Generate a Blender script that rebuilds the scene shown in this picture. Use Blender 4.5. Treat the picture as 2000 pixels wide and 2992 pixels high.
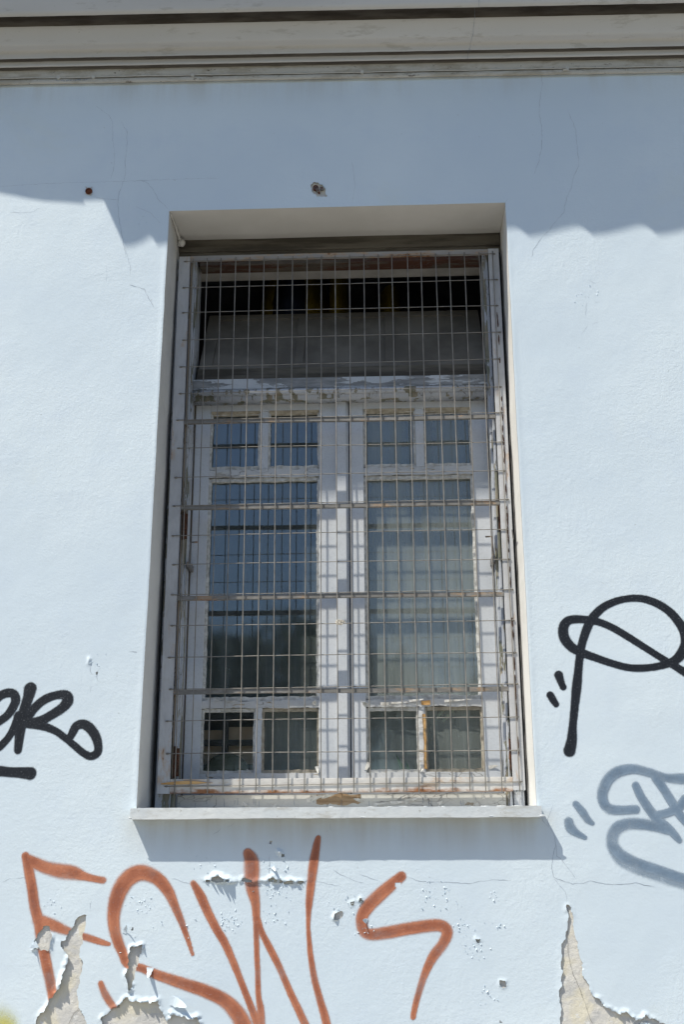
import bpy, bmesh, math, random
import numpy as np
from mathutils import Vector, Matrix
R = math.radians
random.seed(7)
scene = bpy.context.scene
for o in list(bpy.data.objects):
    bpy.data.objects.remove(o)
col = scene.collection

# ---------------------------------------------------------------- camera
CAM = Vector((0.1475, -3.4351, 1.65))
pitch, yaw, roll = R(17.2365), R(-2.136), R(-0.255)
F = Vector((math.sin(yaw)*math.cos(pitch), math.cos(yaw)*math.cos(pitch), math.sin(pitch)))
rt = F.cross(Vector((0, 0, 1))).normalized(); up = rt.cross(F)
Rv = math.cos(roll)*rt + math.sin(roll)*up
Uv = -math.sin(roll)*rt + math.cos(roll)*up
cd = bpy.data.cameras.new('camera'); cam = bpy.data.objects.new('camera', cd); col.objects.link(cam)
M = Matrix((Rv, Uv, -F)).transposed().to_4x4(); M.translation = CAM
cam.matrix_world = M
cd.sensor_fit = 'VERTICAL'; cd.sensor_height = 24.0
cd.lens = 12.0/(1496/3380.42)
cd.clip_start = 0.05; cd.clip_end = 600
scene.camera = cam

# ---------------------------------------------------------------- light
SUN = Vector((-1.60, -1.0, 3.20)).normalized()      # towards the sun
el = math.asin(SUN.z); az = math.atan2(SUN.x, SUN.y)
W = bpy.data.worlds.new('World'); scene.world = W; W.use_nodes = True
wn = W.node_tree; bg = wn.nodes['Background']
sky = wn.nodes.new('ShaderNodeTexSky'); sky.sky_type = 'NISHITA'; sky.sun_disc = False
sky.sun_elevation = el; sky.sun_rotation = az
sky.air_density = 1.0; sky.dust_density = 0.6; sky.ozone_density = 1.8
wn.links.new(sky.outputs[0], bg.inputs[0]); bg.inputs[1].default_value = 0.098
sd = bpy.data.lights.new('sun', 'SUN'); sd.energy = 5.0; sd.angle = R(0.53); sd.color = (1.0, 0.94, 0.82)
so = bpy.data.objects.new('sun', sd); col.objects.link(so)
so.rotation_euler = SUN.to_track_quat('Z', 'Y').to_euler(); so.location = (-6, -4, 12)
vs = scene.view_settings; vs.view_transform = 'Standard'; vs.look = 'None'; vs.gamma = 1; vs.exposure = 0.47
vs.use_curve_mapping = False
scene.cycles.transparent_max_bounces = 24
scene.cycles.max_bounces = 8; scene.cycles.diffuse_bounces = 4

# ---------------------------------------------------------------- helpers
def tag(o, label=None, cat=None, group=None, kind=None):
    if label: o['label'] = label
    if cat: o['category'] = cat
    if group: o['group'] = group
    if kind: o['kind'] = kind
    return o
def empty(name, loc, label, cat, group=None):
    o = bpy.data.objects.new(name, None); col.objects.link(o); o.location = loc
    o.empty_display_size = .05
    return tag(o, label, cat, group)
def wloc(o):
    v = Vector(o.location)
    while o.parent: o = o.parent; v = v + Vector(o.location)
    return v
class MB:
    """collects shapes in world coordinates, links them as ONE mesh object"""
    def __init__(s): s.v = []; s.f = []
    def poly(s, vs, fs):
        k = len(s.v); s.v += [tuple(v) for v in vs]; s.f += [tuple(k+i for i in f) for f in fs]; return s
    def box(s, x0, x1, y0, y1, z0, z1, b=0.0):
        if b <= 0:
            vs = [(x, y, z) for z in (z0, z1) for y in (y0, y1) for x in (x0, x1)]
            return s.poly(vs, [(0,2,3,1),(4,5,7,6),(0,1,5,4),(2,6,7,3),(0,4,6,2),(1,3,7,5)])
        bm = bmesh.new(); bmesh.ops.create_cube(bm, size=1)
        for v in bm.verts:
            v.co = Vector(((x0+x1)/2+v.co.x*(x1-x0), (y0+y1)/2+v.co.y*(y1-y0), (z0+z1)/2+v.co.z*(z1-z0)))
        bmesh.ops.bevel(bm, geom=list(bm.edges), offset=min(b, .45*min(x1-x0, y1-y0, z1-z0)), segments=2, affect='EDGES', profile=.6)
        bm.verts.index_update()
        s.poly([v.co for v in bm.verts], [[v.index for v in f.verts] for f in bm.faces]); bm.free(); return s
    def tube(s, pts, r, n=8, cap=True):
        pts = [Vector(p) for p in pts]; rings = []
        rr = r if isinstance(r, (list, tuple)) else [r]*len(pts)
        for i, p in enumerate(pts):
            t = (pts[min(i+1, len(pts)-1)]-pts[max(i-1, 0)]).normalized()
            a = t.cross(Vector((0, 1, 0)) if abs(t.y) < .9 else Vector((1, 0, 0))).normalized(); b = t.cross(a)
            rings.append([p+rr[i]*(math.cos(2*math.pi*k/n)*a+math.sin(2*math.pi*k/n)*b) for k in range(n)])
        vs = [v for g in rings for v in g]; fs = []
        for i in range(len(pts)-1):
            for k in range(n):
                fs.append((i*n+k, i*n+(k+1) % n, (i+1)*n+(k+1) % n, (i+1)*n+k))
        if cap: fs.append(tuple(range(n-1, -1, -1))); fs.append(tuple((len(pts)-1)*n+k for k in range(n)))
        return s.poly(vs, fs)
    def blob(s, c, rad, seed=0, amp=.15, u=10, w=7):
        rs = random.Random(seed); vs = []; fs = []
        for j in range(w+1):
            th = math.pi*j/w
            for i in range(u):
                k = 1+rs.uniform(-amp, amp); ph = 2*math.pi*i/u
                vs.append((c[0]+rad[0]*k*math.sin(th)*math.cos(ph), c[1]+rad[1]*k*math.sin(th)*math.sin(ph), c[2]+rad[2]*k*math.cos(th)))
        for j in range(w):
            for i in range(u): fs.append((j*u+i, (j+1)*u+i, (j+1)*u+(i+1) % u, j*u+(i+1) % u))
        return s.poly(vs, fs)
    def build(s, name, m, parent=None, smooth=False, label=None):
        off = wloc(parent) if parent else Vector((0, 0, 0))
        me = bpy.data.meshes.new(name)
        me.from_pydata([(v[0]-off.x, v[1]-off.y, v[2]-off.z) for v in s.v], [], s.f); me.update()
        bm = bmesh.new(); bm.from_mesh(me); bmesh.ops.recalc_face_normals(bm, faces=bm.faces); bm.to_mesh(me); bm.free()
        if smooth: me.polygons.foreach_set('use_smooth', [True]*len(me.polygons))
        me.materials.append(m)
        o = bpy.data.objects.new(name, me); col.objects.link(o)
        if parent: o.parent = parent
        if label: o['label'] = label
        return o
def ragged_bar(mb, x0, x1, z0, z1, y0, y1, jit, seed, vertical, step=.012, sides=(1, 1)):
    """a bar whose long edges wander a little, like old putty or flaking wood"""
    rs = random.Random(seed); L = (z1-z0) if vertical else (x1-x0); n = max(2, int(L/step))
    vs = []; fs = []; ja = jb = 0
    for i in range(n+1):
        t = i/n; ja = .6*ja+rs.uniform(-jit, jit)*sides[0]; jb = .6*jb+rs.uniform(-jit, jit)*sides[1]; jy = rs.uniform(-jit, jit)*.35
        if vertical:
            z = z0+t*(z1-z0); vs += [(x0+ja, y1, z), (x0+ja, y0+jy, z), (x1+jb, y0+jy, z), (x1+jb, y1, z)]
        else:
            x = x0+t*(x1-x0); vs += [(x, y1, z0+ja), (x, y0+jy, z0+ja), (x, y0+jy, z1+jb), (x, y1, z1+jb)]
    for i in range(n):
        for k in range(4): fs.append((4*i+k, 4*i+(k+1) % 4, 4*i+4+(k+1) % 4, 4*i+4+k))
    fs.append((0, 1, 2, 3)); fs.append((4*n+3, 4*n+2, 4*n+1, 4*n))
    return mb.poly(vs, fs)
# numpy value noise on a plane
def vnoise(X, Z, scale, seed, octaves=1):
    out = np.zeros_like(X); amp = 1.0; tot = 0
    for o in range(octaves):
        g = np.random.RandomState(seed+o*17).uniform(-1, 1, (256, 256)); s = scale/(2**o)
        u = X/s+1000.37*1; w = Z/s+1000.71
        iu = np.floor(u).astype(int); iw = np.floor(w).astype(int); fu = u-iu; fw = w-iw
        fu = fu*fu*(3-2*fu); fw = fw*fw*(3-2*fw)
        a = g[iu % 256, iw % 256]; b = g[(iu+1) % 256, iw % 256]; c = g[iu % 256, (iw+1) % 256]; d = g[(iu+1) % 256, (iw+1) % 256]
        out += amp*((a*(1-fu)+b*fu)*(1-fw)+(c*(1-fu)+d*fu)*fw); tot += amp; amp *= .5
    return out/tot

# ---------------------------------------------------------------- node helpers
class NT:
    def __init__(s, name):
        s.m = bpy.data.materials.new(name); s.m.use_nodes = True; s.t = s.m.node_tree
        s.b = s.t.nodes['Principled BSDF']; s.out = s.t.nodes['Material Output']
        s.co = s.t.nodes.new('ShaderNodeTexCoord').outputs['Object']
    def n(s, typ, **kw):
        nd = s.t.nodes.new(typ)
        for k, v in kw.items():
            if k.startswith('i_'):
                key = k[2:]; key = int(key) if key.isdigit() else key.replace('_', ' ')
                s.set(nd.inputs[key], v)
            else: setattr(nd, k, v)
        return nd
    def set(s, inp, v):
        if isinstance(v, bpy.types.NodeSocket): s.t.links.new(v, inp)
        else: inp.default_value = v
    def noise(s, scale, detail=3, rough=.55, vec=None, dist=0.0, stretch=None):
        v = vec or s.co
        if stretch:
            mp = s.n('ShaderNodeMapping', i_Vector=v); mp.inputs['Scale'].default_value = stretch; v = mp.outputs[0]
        nd = s.n('ShaderNodeTexNoise', i_Vector=v, i_Scale=scale, i_Detail=detail, i_Roughness=rough, i_Distortion=dist)
        return nd.outputs['Fac']
    def ramp(s, fac, a, b, ca=0.0, cb=1.0, smooth=True):
        nd = s.n('ShaderNodeMapRange', i_0=fac); nd.interpolation_type = 'SMOOTHSTEP' if smooth else 'LINEAR'
        nd.inputs[1].default_value = a; nd.inputs[2].default_value = b; nd.inputs[3].default_value = ca; nd.inputs[4].default_value = cb
        return nd.outputs[0]
    def mix(s, fac, a, b, mode='MIX'):
        nd = s.n('ShaderNodeMix', data_type='RGBA', blend_type=mode)
        s.set(nd.inputs[0], fac); s.set(nd.inputs[6], a if isinstance(a, bpy.types.NodeSocket) else (*a, 1)); s.set(nd.inputs[7], b if isinstance(b, bpy.types.NodeSocket) else (*b, 1))
        return nd.outputs[2]
    def math(s, op, a, b=0.0, c=0.0):
        nd = s.n('ShaderNodeMath', operation=op); s.set(nd.inputs[0], a); s.set(nd.inputs[1], b); s.set(nd.inputs[2], c)
        return nd.outputs[0]
    def bump(s, h, dist, strength=1.0, normal=None):
        nd = s.n('ShaderNodeBump', i_Height=h, i_Distance=dist, i_Strength=strength)
        if normal: s.t.links.new(normal, nd.inputs['Normal'])
        return nd.outputs[0]
    def attr(s, name): return s.n('ShaderNodeAttribute', attribute_name=name).outputs['Fac']
    def fin(s, color=None, rough=.8, normal=None, spec=.3, metal=0.0):
        if color is not None: s.set(s.b.inputs['Base Color'], color if isinstance(color, bpy.types.NodeSocket) else (*color, 1))
        s.set(s.b.inputs['Roughness'], rough); s.set(s.b.inputs['Specular IOR Level'], spec); s.set(s.b.inputs['Metallic'], metal)
        if normal: s.t.links.new(normal, s.b.inputs['Normal'])
        return s.m

def plaster_normal(t):
    """brushed masonry paint over plaster: grain, brush marks, soft dents"""
    pat = t.ramp(t.noise(3.2, 2), .42, .62)
    g = t.noise(150, 3, .6)
    g2 = t.noise(62, 3, .66)
    br = t.noise(75, 3, .6, stretch=(1, 1, .22))
    br2 = t.noise(75, 3, .6, stretch=(.25, 1, 1))
    h = t.math('ADD', t.math('MULTIPLY', g, .34), t.math('MULTIPLY', g2, .62))
    h = t.math('ADD', h, t.math('MULTIPLY', t.math('MULTIPLY', br, pat), .30))
    h = t.math('ADD', h, t.math('MULTIPLY', t.math('MULTIPLY', br2, t.math('SUBTRACT', 1, pat)), .25))
    v = t.n('ShaderNodeTexVoronoi', i_Vector=t.co, i_Scale=26.0); pits = t.ramp(v.outputs['Distance'], .0, .06, -1.0, 0)
    sel = t.ramp(t.noise(9, 2), .60, .72)
    h = t.math('ADD', h, t.math('MULTIPLY', t.math('MULTIPLY', pits, sel), .5))
    h = t.math('MULTIPLY', h, t.ramp(t.noise(2.2, 3, .6), .36, .64, .40, 1.2))
    return t.bump(h, .0030, .40)
def wall_mat(name='wall_paint'):
    t = NT(name)
    c = t.mix(t.ramp(t.noise(1.1, 4), .35, .65), (.60, .695, .775), (.66, .75, .815))
    c = t.mix(t.ramp(t.noise(7, 4, .6), .45, .75, 0, .35), c, (.57, .665, .77))
    # a faint repaint band above the window and grime that seeped from the cornice and sill
    sep = t.n('ShaderNodeSeparateXYZ', i_0=t.co)
    drip = t.noise(9, 4, .6, stretch=(1, 1, .12))
    grime = t.math('MULTIPLY', t.ramp(sep.outputs[2], 4.18, 4.34), t.ramp(drip, .38, .7, 0, .55))
    c = t.mix(grime, c, (.47, .48, .46))
    sg = t.math('MULTIPLY', t.ramp(sep.outputs[2], 1.66, 1.79), t.ramp(sep.outputs[2], 1.83, 1.80))
    sg = t.math('MULTIPLY', sg, t.ramp(t.math('ABSOLUTE', sep.outputs[0]), .66, .52))
    c = t.mix(t.math('MULTIPLY', sg, t.ramp(drip, .3, .7, .25, .75)), c, (.44, .42, .37))
    c = t.mix(t.ramp(t.noise(55, 2, .5), .73, .80, 0, .5), c, (.35, .38, .38))
    c = t.mix(t.ramp(t.noise(2.3, 5, .65, dist=.5), .60, .74, 0, .3), c, (.66, .72, .70))
    return t.fin(c, .72, plaster_normal(t), .25)
def simple(name, c1, c2, scale=12, rough=.8, bump=.0004, bs=90, stretch=None, spec=.3, lo=.35, hi=.65):
    t = NT(name); c = t.mix(t.ramp(t.noise(scale, 5, .6, stretch=stretch), lo, hi), c1, c2)
    return t.fin(c, rough, t.bump(t.noise(bs, 3, .6, stretch=stretch), bump, 1), spec)
def old_paint(name, paint, paint2, wood, wood2, amount, axis='z', scale=22, crack=True):
    """oil paint flaking off weathered wood; amount = share of bare wood; grain runs along axis"""
    st = {'z': (1, 1, .16), 'x': (.16, 1, 1)}[axis]
    t = NT(name)
    p = t.mix(t.ramp(t.noise(5, 4), .35, .65), paint, paint2)
    p = t.mix(t.ramp(t.noise(160, 2), .45, .75, 0, .22), p, tuple(.6*x for x in paint2))
    g = t.noise(70, 4, .65, stretch=st)
    w = t.mix(t.ramp(g, .35, .68), wood, wood2)
    f1 = t.noise(scale, 5, .68, stretch=st, dist=.3); thr = .80-.42*amount
    fl = t.ramp(f1, thr, thr+.012)
    c = t.mix(fl, p, w)
    h = t.math('SUBTRACT', t.math('MULTIPLY', g, t.math('ADD', .12, t.math('MULTIPLY', fl, .5))), t.math('MULTIPLY', fl, .8))
    if crack:
        v = t.n('ShaderNodeTexVoronoi', feature='DISTANCE_TO_EDGE', i_Scale=30.0)
        mp = t.n('ShaderNodeMapping', i_Vector=t.co); mp.inputs['Scale'].default_value = {'z': (1.6, 1, .5), 'x': (.6, 1, 1.6)}[axis]
        nz = t.n('ShaderNodeTexNoise', i_Vector=mp.outputs[0], i_Scale=14.0)
        ad = t.n('ShaderNodeMix', data_type='VECTOR', i_0=.12); t.t.links.new(mp.outputs[0], ad.inputs[4]); t.t.links.new(nz.outputs['Color'], ad.inputs[5])
        t.t.links.new(ad.outputs[1], v.inputs['Vector'])
        ck = t.ramp(v.outputs['Distance'], .012, .03, 1, 0)
        ck = t.math('MULTIPLY', ck, t.ramp(t.noise(6, 3), .50, .58))
        c = t.mix(t.math('MULTIPLY', ck, .75), c, (.12, .11, .10)); h = t.math('SUBTRACT', h, t.math('MULTIPLY', ck, .6))
    return t.fin(c, .62, t.bump(h, .0012, .8), .35)
def rusty_paint(name, amount, metal=(.60, .60, .61), vertical=True, edge=None):
    t = NT(name); st = (1, 1, .3) if vertical else (.35, 1, 1)
    p = t.mix(t.ramp(t.noise(8, 4), .35, .65), metal, tuple(x*.86 for x in metal))
    p = t.mix(t.ramp(t.noise(90, 3, .6, stretch=st), .42, .75, 0, .4), p, (.36, .35, .35))
    thr = .72-.25*amount; f = t.noise(17, 6, .72, stretch=st)
    p = t.mix(t.ramp(f, thr-.09, thr, 0, .55), p, (.44, .28, .15))
    if edge:
        sp = t.n('ShaderNodeSeparateXYZ', i_0=t.n('ShaderNodeNewGeometry').outputs['Position'])
        f = t.math('ADD', f, t.ramp(t.math('ADD', sp.outputs[2], t.math('MULTIPLY', t.noise(30, 3), .014)), edge+.020, edge-.006, 0, .30))
    rc = t.mix(t.noise(120, 3), (.13, .055, .025), (.34, .15, .06))
    c = t.mix(t.ramp(f, thr, thr+(.22 if edge else .05)), p, rc)
    return t.fin(c, .6, t.bump(t.noise(110, 4, .65), .0005, 1), .35)

# --- materials
M_wall = wall_mat()
M_reveal = simple('reveal_paint', (.565, .56, .54), (.62, .615, .60), 4, .75, .0006, 60)
t = NT('sill_paint')
c = t.mix(t.ramp(t.noise(6, 4), .35, .65), (.57, .61, .635), (.65, .68, .69))
c = t.mix(t.ramp(t.noise(16, 5, .7, stretch=(.6, 1, 1.5)), .50, .68, 0, .6), c, (.42, .41, .37))
c = t.mix(t.ramp(t.noise(70, 4, .7), .64, .70, 0, .7), c, (.30, .28, .24))
M_sill = t.fin(c, .7, t.bump(t.noise(60, 4, .65), .0012, 1), .3)
M_bare = None
t = NT('bare_plaster')
c = t.mix(t.ramp(t.noise(14, 5, .65), .38, .62), (.68, .66, .61), (.54, .535, .52))
c = t.mix(t.ramp(t.noise(8, 4, .6, dist=.6), .48, .60), c, (.68, .64, .53))
c = t.mix(t.ramp(t.noise(23, 4, .6, dist=.8), .60, .66), c, (.72, .72, .70))
c = t.mix(t.ramp(t.noise(60, 3), .68, .76), c, (.30, .27, .22))
M_bare = t.fin(c, .9, t.bump(t.noise(55, 5, .7), .003, .8), .15)
M_rim = simple('render_edge', (.50, .50, .47), (.34, .34, .33), 80, .9)
M_cornice = None
t = NT('cornice_paint')
sep = t.n('ShaderNodeSeparateXYZ', i_0=t.co)
c = t.mix(t.ramp(t.noise(3, 4, stretch=(.3, 1, 1)), .35, .65), (.50, .498, .485), (.57, .57, .56))
c = t.mix(t.ramp(t.noise(30, 5, .7, stretch=(.25, 1, 1)), .56, .66, 0, .45), c, (.36, .35, .32))
c = t.mix(t.ramp(t.noise(140, 2), .70, .78, 0, .4), c, (.18, .165, .14))
M_cornice = t.fin(c, .7, t.bump(t.noise(45, 4, .6), .0009, .8), .3)
M_fillet = None
t = NT('flaking_fillet_paint')
c = t.mix(t.ramp(t.noise(20, 5, .7, stretch=(.4, 1, 1)), .45, .62), (.52, .51, .47), (.40, .375, .32))
c = t.mix(t.ramp(t.noise(60, 5, .75, stretch=(.4, 1, 1)), .60, .66), c, (.12, .10, .08))
M_fillet = t.fin(c, .8, t.bump(t.noise(70, 4, .7), .0016, 1), .2)
M_deep = simple('deep_crack_dirt', (.10, .09, .08), (.20, .18, .15), 40, .95)
M_crack = simple('crack_dirt', (.19, .22, .27), (.30, .34, .40), 40, .95)
M_frame = old_paint('window_frame_paint', (.50, .52, .56), (.42, .45, .50), (.16, .17, .13), (.30, .26, .20), .62)
M_headwood = simple('weathered_head_board', (.065, .058, .048), (.14, .127, .105), 30, .85, .0014, 70, (.12, 1, 1))
M_side = simple('bare_side_warm_bounce', (.24, .195, .15), (.34, .285, .22), 40, .85, .001, 80, (1, 1, .2))  # bare brown sides, with warm bounce light mixed into the colour
M_redrail = old_paint('red_primer_rail', (.10, .042, .026), (.075, .04, .03), (.085, .07, .055), (.14, .115, .09), .75, 'x')
M_stile = old_paint('casement_paint', (.56, .585, .62), (.50, .53, .57), (.26, .23, .18), (.40, .34, .26), .16, 'z', 18, False)
M_rail = old_paint('flaking_rail_paint', (.56, .57, .58), (.46, .48, .50), (.30, .26, .20), (.42, .33, .22), .42, 'x', 26)
M_trans = old_paint('transom_bar_paint', (.50, .53, .57), (.42, .46, .50), (.17, .18, .19), (.28, .29, .30), .76, 'x', 30, False)
M_bottom = old_paint('bottom_board_paint', (.52, .52, .50), (.45, .45, .43), (.24, .21, .17), (.36, .31, .24), .30, 'x', 24)
M_barewood = simple('bare_timber', (.24, .165, .10), (.46, .36, .25), 30, .9, .002, 120, (.08, 1, 1))
M_orange = simple('fresh_split_wood', (.45, .25, .09), (.58, .37, .17), 40, .85, .0008, 90, (.3, 1, 1))
M_putty = simple('old_putty', (.40, .39, .36), (.62, .62, .60), 60, .85, .001, 110)
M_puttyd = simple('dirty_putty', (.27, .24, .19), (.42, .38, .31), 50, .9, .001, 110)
M_grille = rusty_paint('grille_frame_paint', .30, (.52, .53, .55))
M_grilleT = rusty_paint('grille_top_paint', .62, (.34, .33, .33), False)
M_grilleL = rusty_paint('grille_bottom_paint', .30, (.60, .58, .55), False, 1.889)
M_cross = rusty_paint('grille_flat_paint', .40, (.19, .183, .17), False)
M_wire = simple('galvanised_wire', (.175, .163, .147), (.25, .236, .214), 30, .5, .0001, 200, spec=.5)
M_slotshadel = simple('groove_shade_light', (.20, .185, .165), (.28, .265, .24), 30, .9, .001, 80, (.2, 1, 1))  # lighter groove colour: shade of the narrow cornice slots painted in
M_ringrust = simple('ring_rust', (.085, .025, .012), (.16, .05, .022), 90, .85, .001, 160)
M_hook = rusty_paint('hook_steel', .3, (.16, .155, .15))
M_mortar = simple('groove_shade_dark', (.10, .088, .075), (.17, .155, .135), 30, .95, .0012, 80, (.2, 1, 1))  # dark colour painted into the main cornice groove as its shade band
M_rust = simple('rust', (.045, .022, .014), (.12, .05, .026), 90, .85, .001, 160)
M_string = simple('knotted_twine', (.44, .40, .34), (.62, .58, .50), 150, .9, .001, 300)
M_sash = simple('shaded_board_paint', (.13, .118, .10), (.19, .175, .15), 6, .7, .0006, 60)  # board colour darkened to carry the deep shade behind the frame
M_lintel = simple('lintel_plaster', (.34, .33, .31), (.42, .41, .39), 10, .85, .0008, 120)
M_room = simple('room_paint', (.12, .13, .15), (.17, .18, .20), 2, .9)
M_floor = simple('room_floor', (.10, .09, .08), (.14, .12, .10), 2, .8)
M_yellow = simple('yellow_cloth', (.20, .15, .015), (.32, .24, .03), 9, .9, .001, 60)
M_navy = simple('navy_cloth', (.02, .03, .06), (.03, .045, .09), 9, .9, .001, 60)
M_card = simple('tan_cardboard', (.60, .44, .29), (.72, .56, .40), 14, .9, .001, 60)
M_shelfgap = simple('dark_shelf_and_gap', (.03, .035, .04), (.05, .055, .06), 14, .7)
M_olive = simple('olive_sack', (.055, .06, .035), (.09, .095, .055), 14, .95, .003, 60)
M_tube = simple('pale_tube', (.52, .58, .44), (.60, .66, .52), 30, .4, .0001)
M_leaf = simple('plant_leaf', (.03, .10, .04), (.06, .16, .07), 20, .5)
M_tile = simple('clay_tile', (.30, .13, .07), (.42, .20, .11), 9, .85, .001, 60)
M_board = simple('eave_board_paint', (.45, .43, .40), (.52, .50, .46), 9, .8)
M_roof = simple('roof_mortar', (.30, .22, .17), (.36, .27, .2), 4, .9)
M_curtain = simple('net_curtain', (.17, .18, .175), (.21, .22, .215), 30, .95, .0008, 140, (1, 1, .06))
M_rubber = simple('cable_paint', (.50, .50, .48), (.58, .58, .55), 30, .7)
M_pave = simple('pavement_concrete', (.34, .32, .285), (.41, .385, .345), 2.5, .9, .001, 60)
M_road = simple('asphalt', (.05, .05, .052), (.075, .074, .072), 3, .9, .002, 90)
M_kerb = simple('kerb_stone', (.34, .33, .31), (.42, .41, .39), 5, .9, .001, 60)
M_ground = simple('dry_ground', (.16, .15, .10), (.23, .21, .15), .6, .95)
M_bark = simple('bark', (.07, .05, .035), (.12, .09, .06), 8, .95, .004, 30)
M_crown = simple('tree_leaves', (.06, .085, .035), (.10, .135, .06), 1.5, .7)

def glass_mat(name, dust, tint, rf=1.0):
    t = NT(name); nt = t.t
    tr = t.n('ShaderNodeBsdfTransparent', i_Color=(.93, .95, .94, 1))
    gl = t.n('ShaderNodeBsdfGlossy', i_Color=(.84, .94, 1, 1), i_Roughness=.045)
    wob = t.bump(t.noise(3.5, 1, .4), .0022, .5); nt.links.new(wob, gl.inputs['Normal'])
    fr = t.n('ShaderNodeFresnel', i_IOR=1.75); fac = t.math('MULTIPLY', fr.outputs[0], 2.1*rf)
    m1 = t.n('ShaderNodeMixShader', i_0=fac); nt.links.new(tr.outputs[0], m1.inputs[1]); nt.links.new(gl.outputs[0], m1.inputs[2])
    df = t.n('ShaderNodeBsdfDiffuse', i_Color=(*tint, 1)); tl = t.n('ShaderNodeBsdfTranslucent', i_Color=(*tint, 1))
    md = t.n('ShaderNodeMixShader', i_0=.3); nt.links.new(df.outputs[0], md.inputs[1]); nt.links.new(tl.outputs[0], md.inputs[2])
    stk = t.noise(28, 4, .6, stretch=(1, 1, .07)); spk = t.ramp(t.noise(240, 2, .5), .66, .78, 0, .5)
    d = t.math('MULTIPLY', t.math('ADD', t.ramp(stk, .3, .75, .65, 1.3), spk), dust)
    m2 = t.n('ShaderNodeMixShader', i_0=d); nt.links.new(m1.outputs[0], m2.inputs[1]); nt.links.new(md.outputs[0], m2.inputs[2])
    nt.links.new(m2.outputs[0], t.out.inputs[0]); nt.nodes.remove(t.b)
    return t.m
G_dusty = glass_mat('dusty_glass', .46, (.38, .43, .42))
G_mid = glass_mat('hazy_glass', .23, (.30, .36, .37))
G_clear = glass_mat('clear_glass', .09, (.30, .32, .32), .4)
def spray_mat(name, c1, c2, soft=.55, grain=.5, fade=.66):
    """spray paint: opaque in the stroke, dissolving into droplets at its rim ('density' attribute)"""
    t = NT(name); nt = t.t; d = t.attr('spray')
    nz = t.math('MULTIPLY', t.math('SUBTRACT', t.noise(420, 2, .6), .5), grain)
    nz = t.math('ADD', nz, t.math('MULTIPLY', t.math('SUBTRACT', t.noise(60, 2, .6), .5), .12))
    dd = t.math('ADD', d, nz)
    a = t.math('MULTIPLY', t.ramp(dd, .02, soft), t.ramp(t.noise(10, 4, .65), .30, .58, fade, 1.0))
    core = t.ramp(t.math('ADD', t.math('MULTIPLY', d, .7), t.math('MULTIPLY', t.noise(13, 4, .6), 1.5)), 1.1, 1.95)
    c = t.mix(core, c2, c1); c = t.mix(t.ramp(t.noise(260, 2), .60, .75, 0, .25), c, (.5, .55, .6))
    t.fin(c, .6, plaster_normal(t), .25); t.set(t.b.inputs['Alpha'], a)
    return t.m
S_brown = spray_mat('brown_spray', (.31, .105, .060), (.52, .205, .115), .95)
S_black = spray_mat('black_spray', (.011, .014, .020), (.016, .020, .028), .55, .5, .97)
S_grey = spray_mat('grey_spray', (.165, .235, .325), (.245, .32, .41), 1.0, .6, .5)
S_yellow = spray_mat('yellow_spray', (.55, .52, .10), (.62, .58, .16), 1.2, .6)

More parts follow.
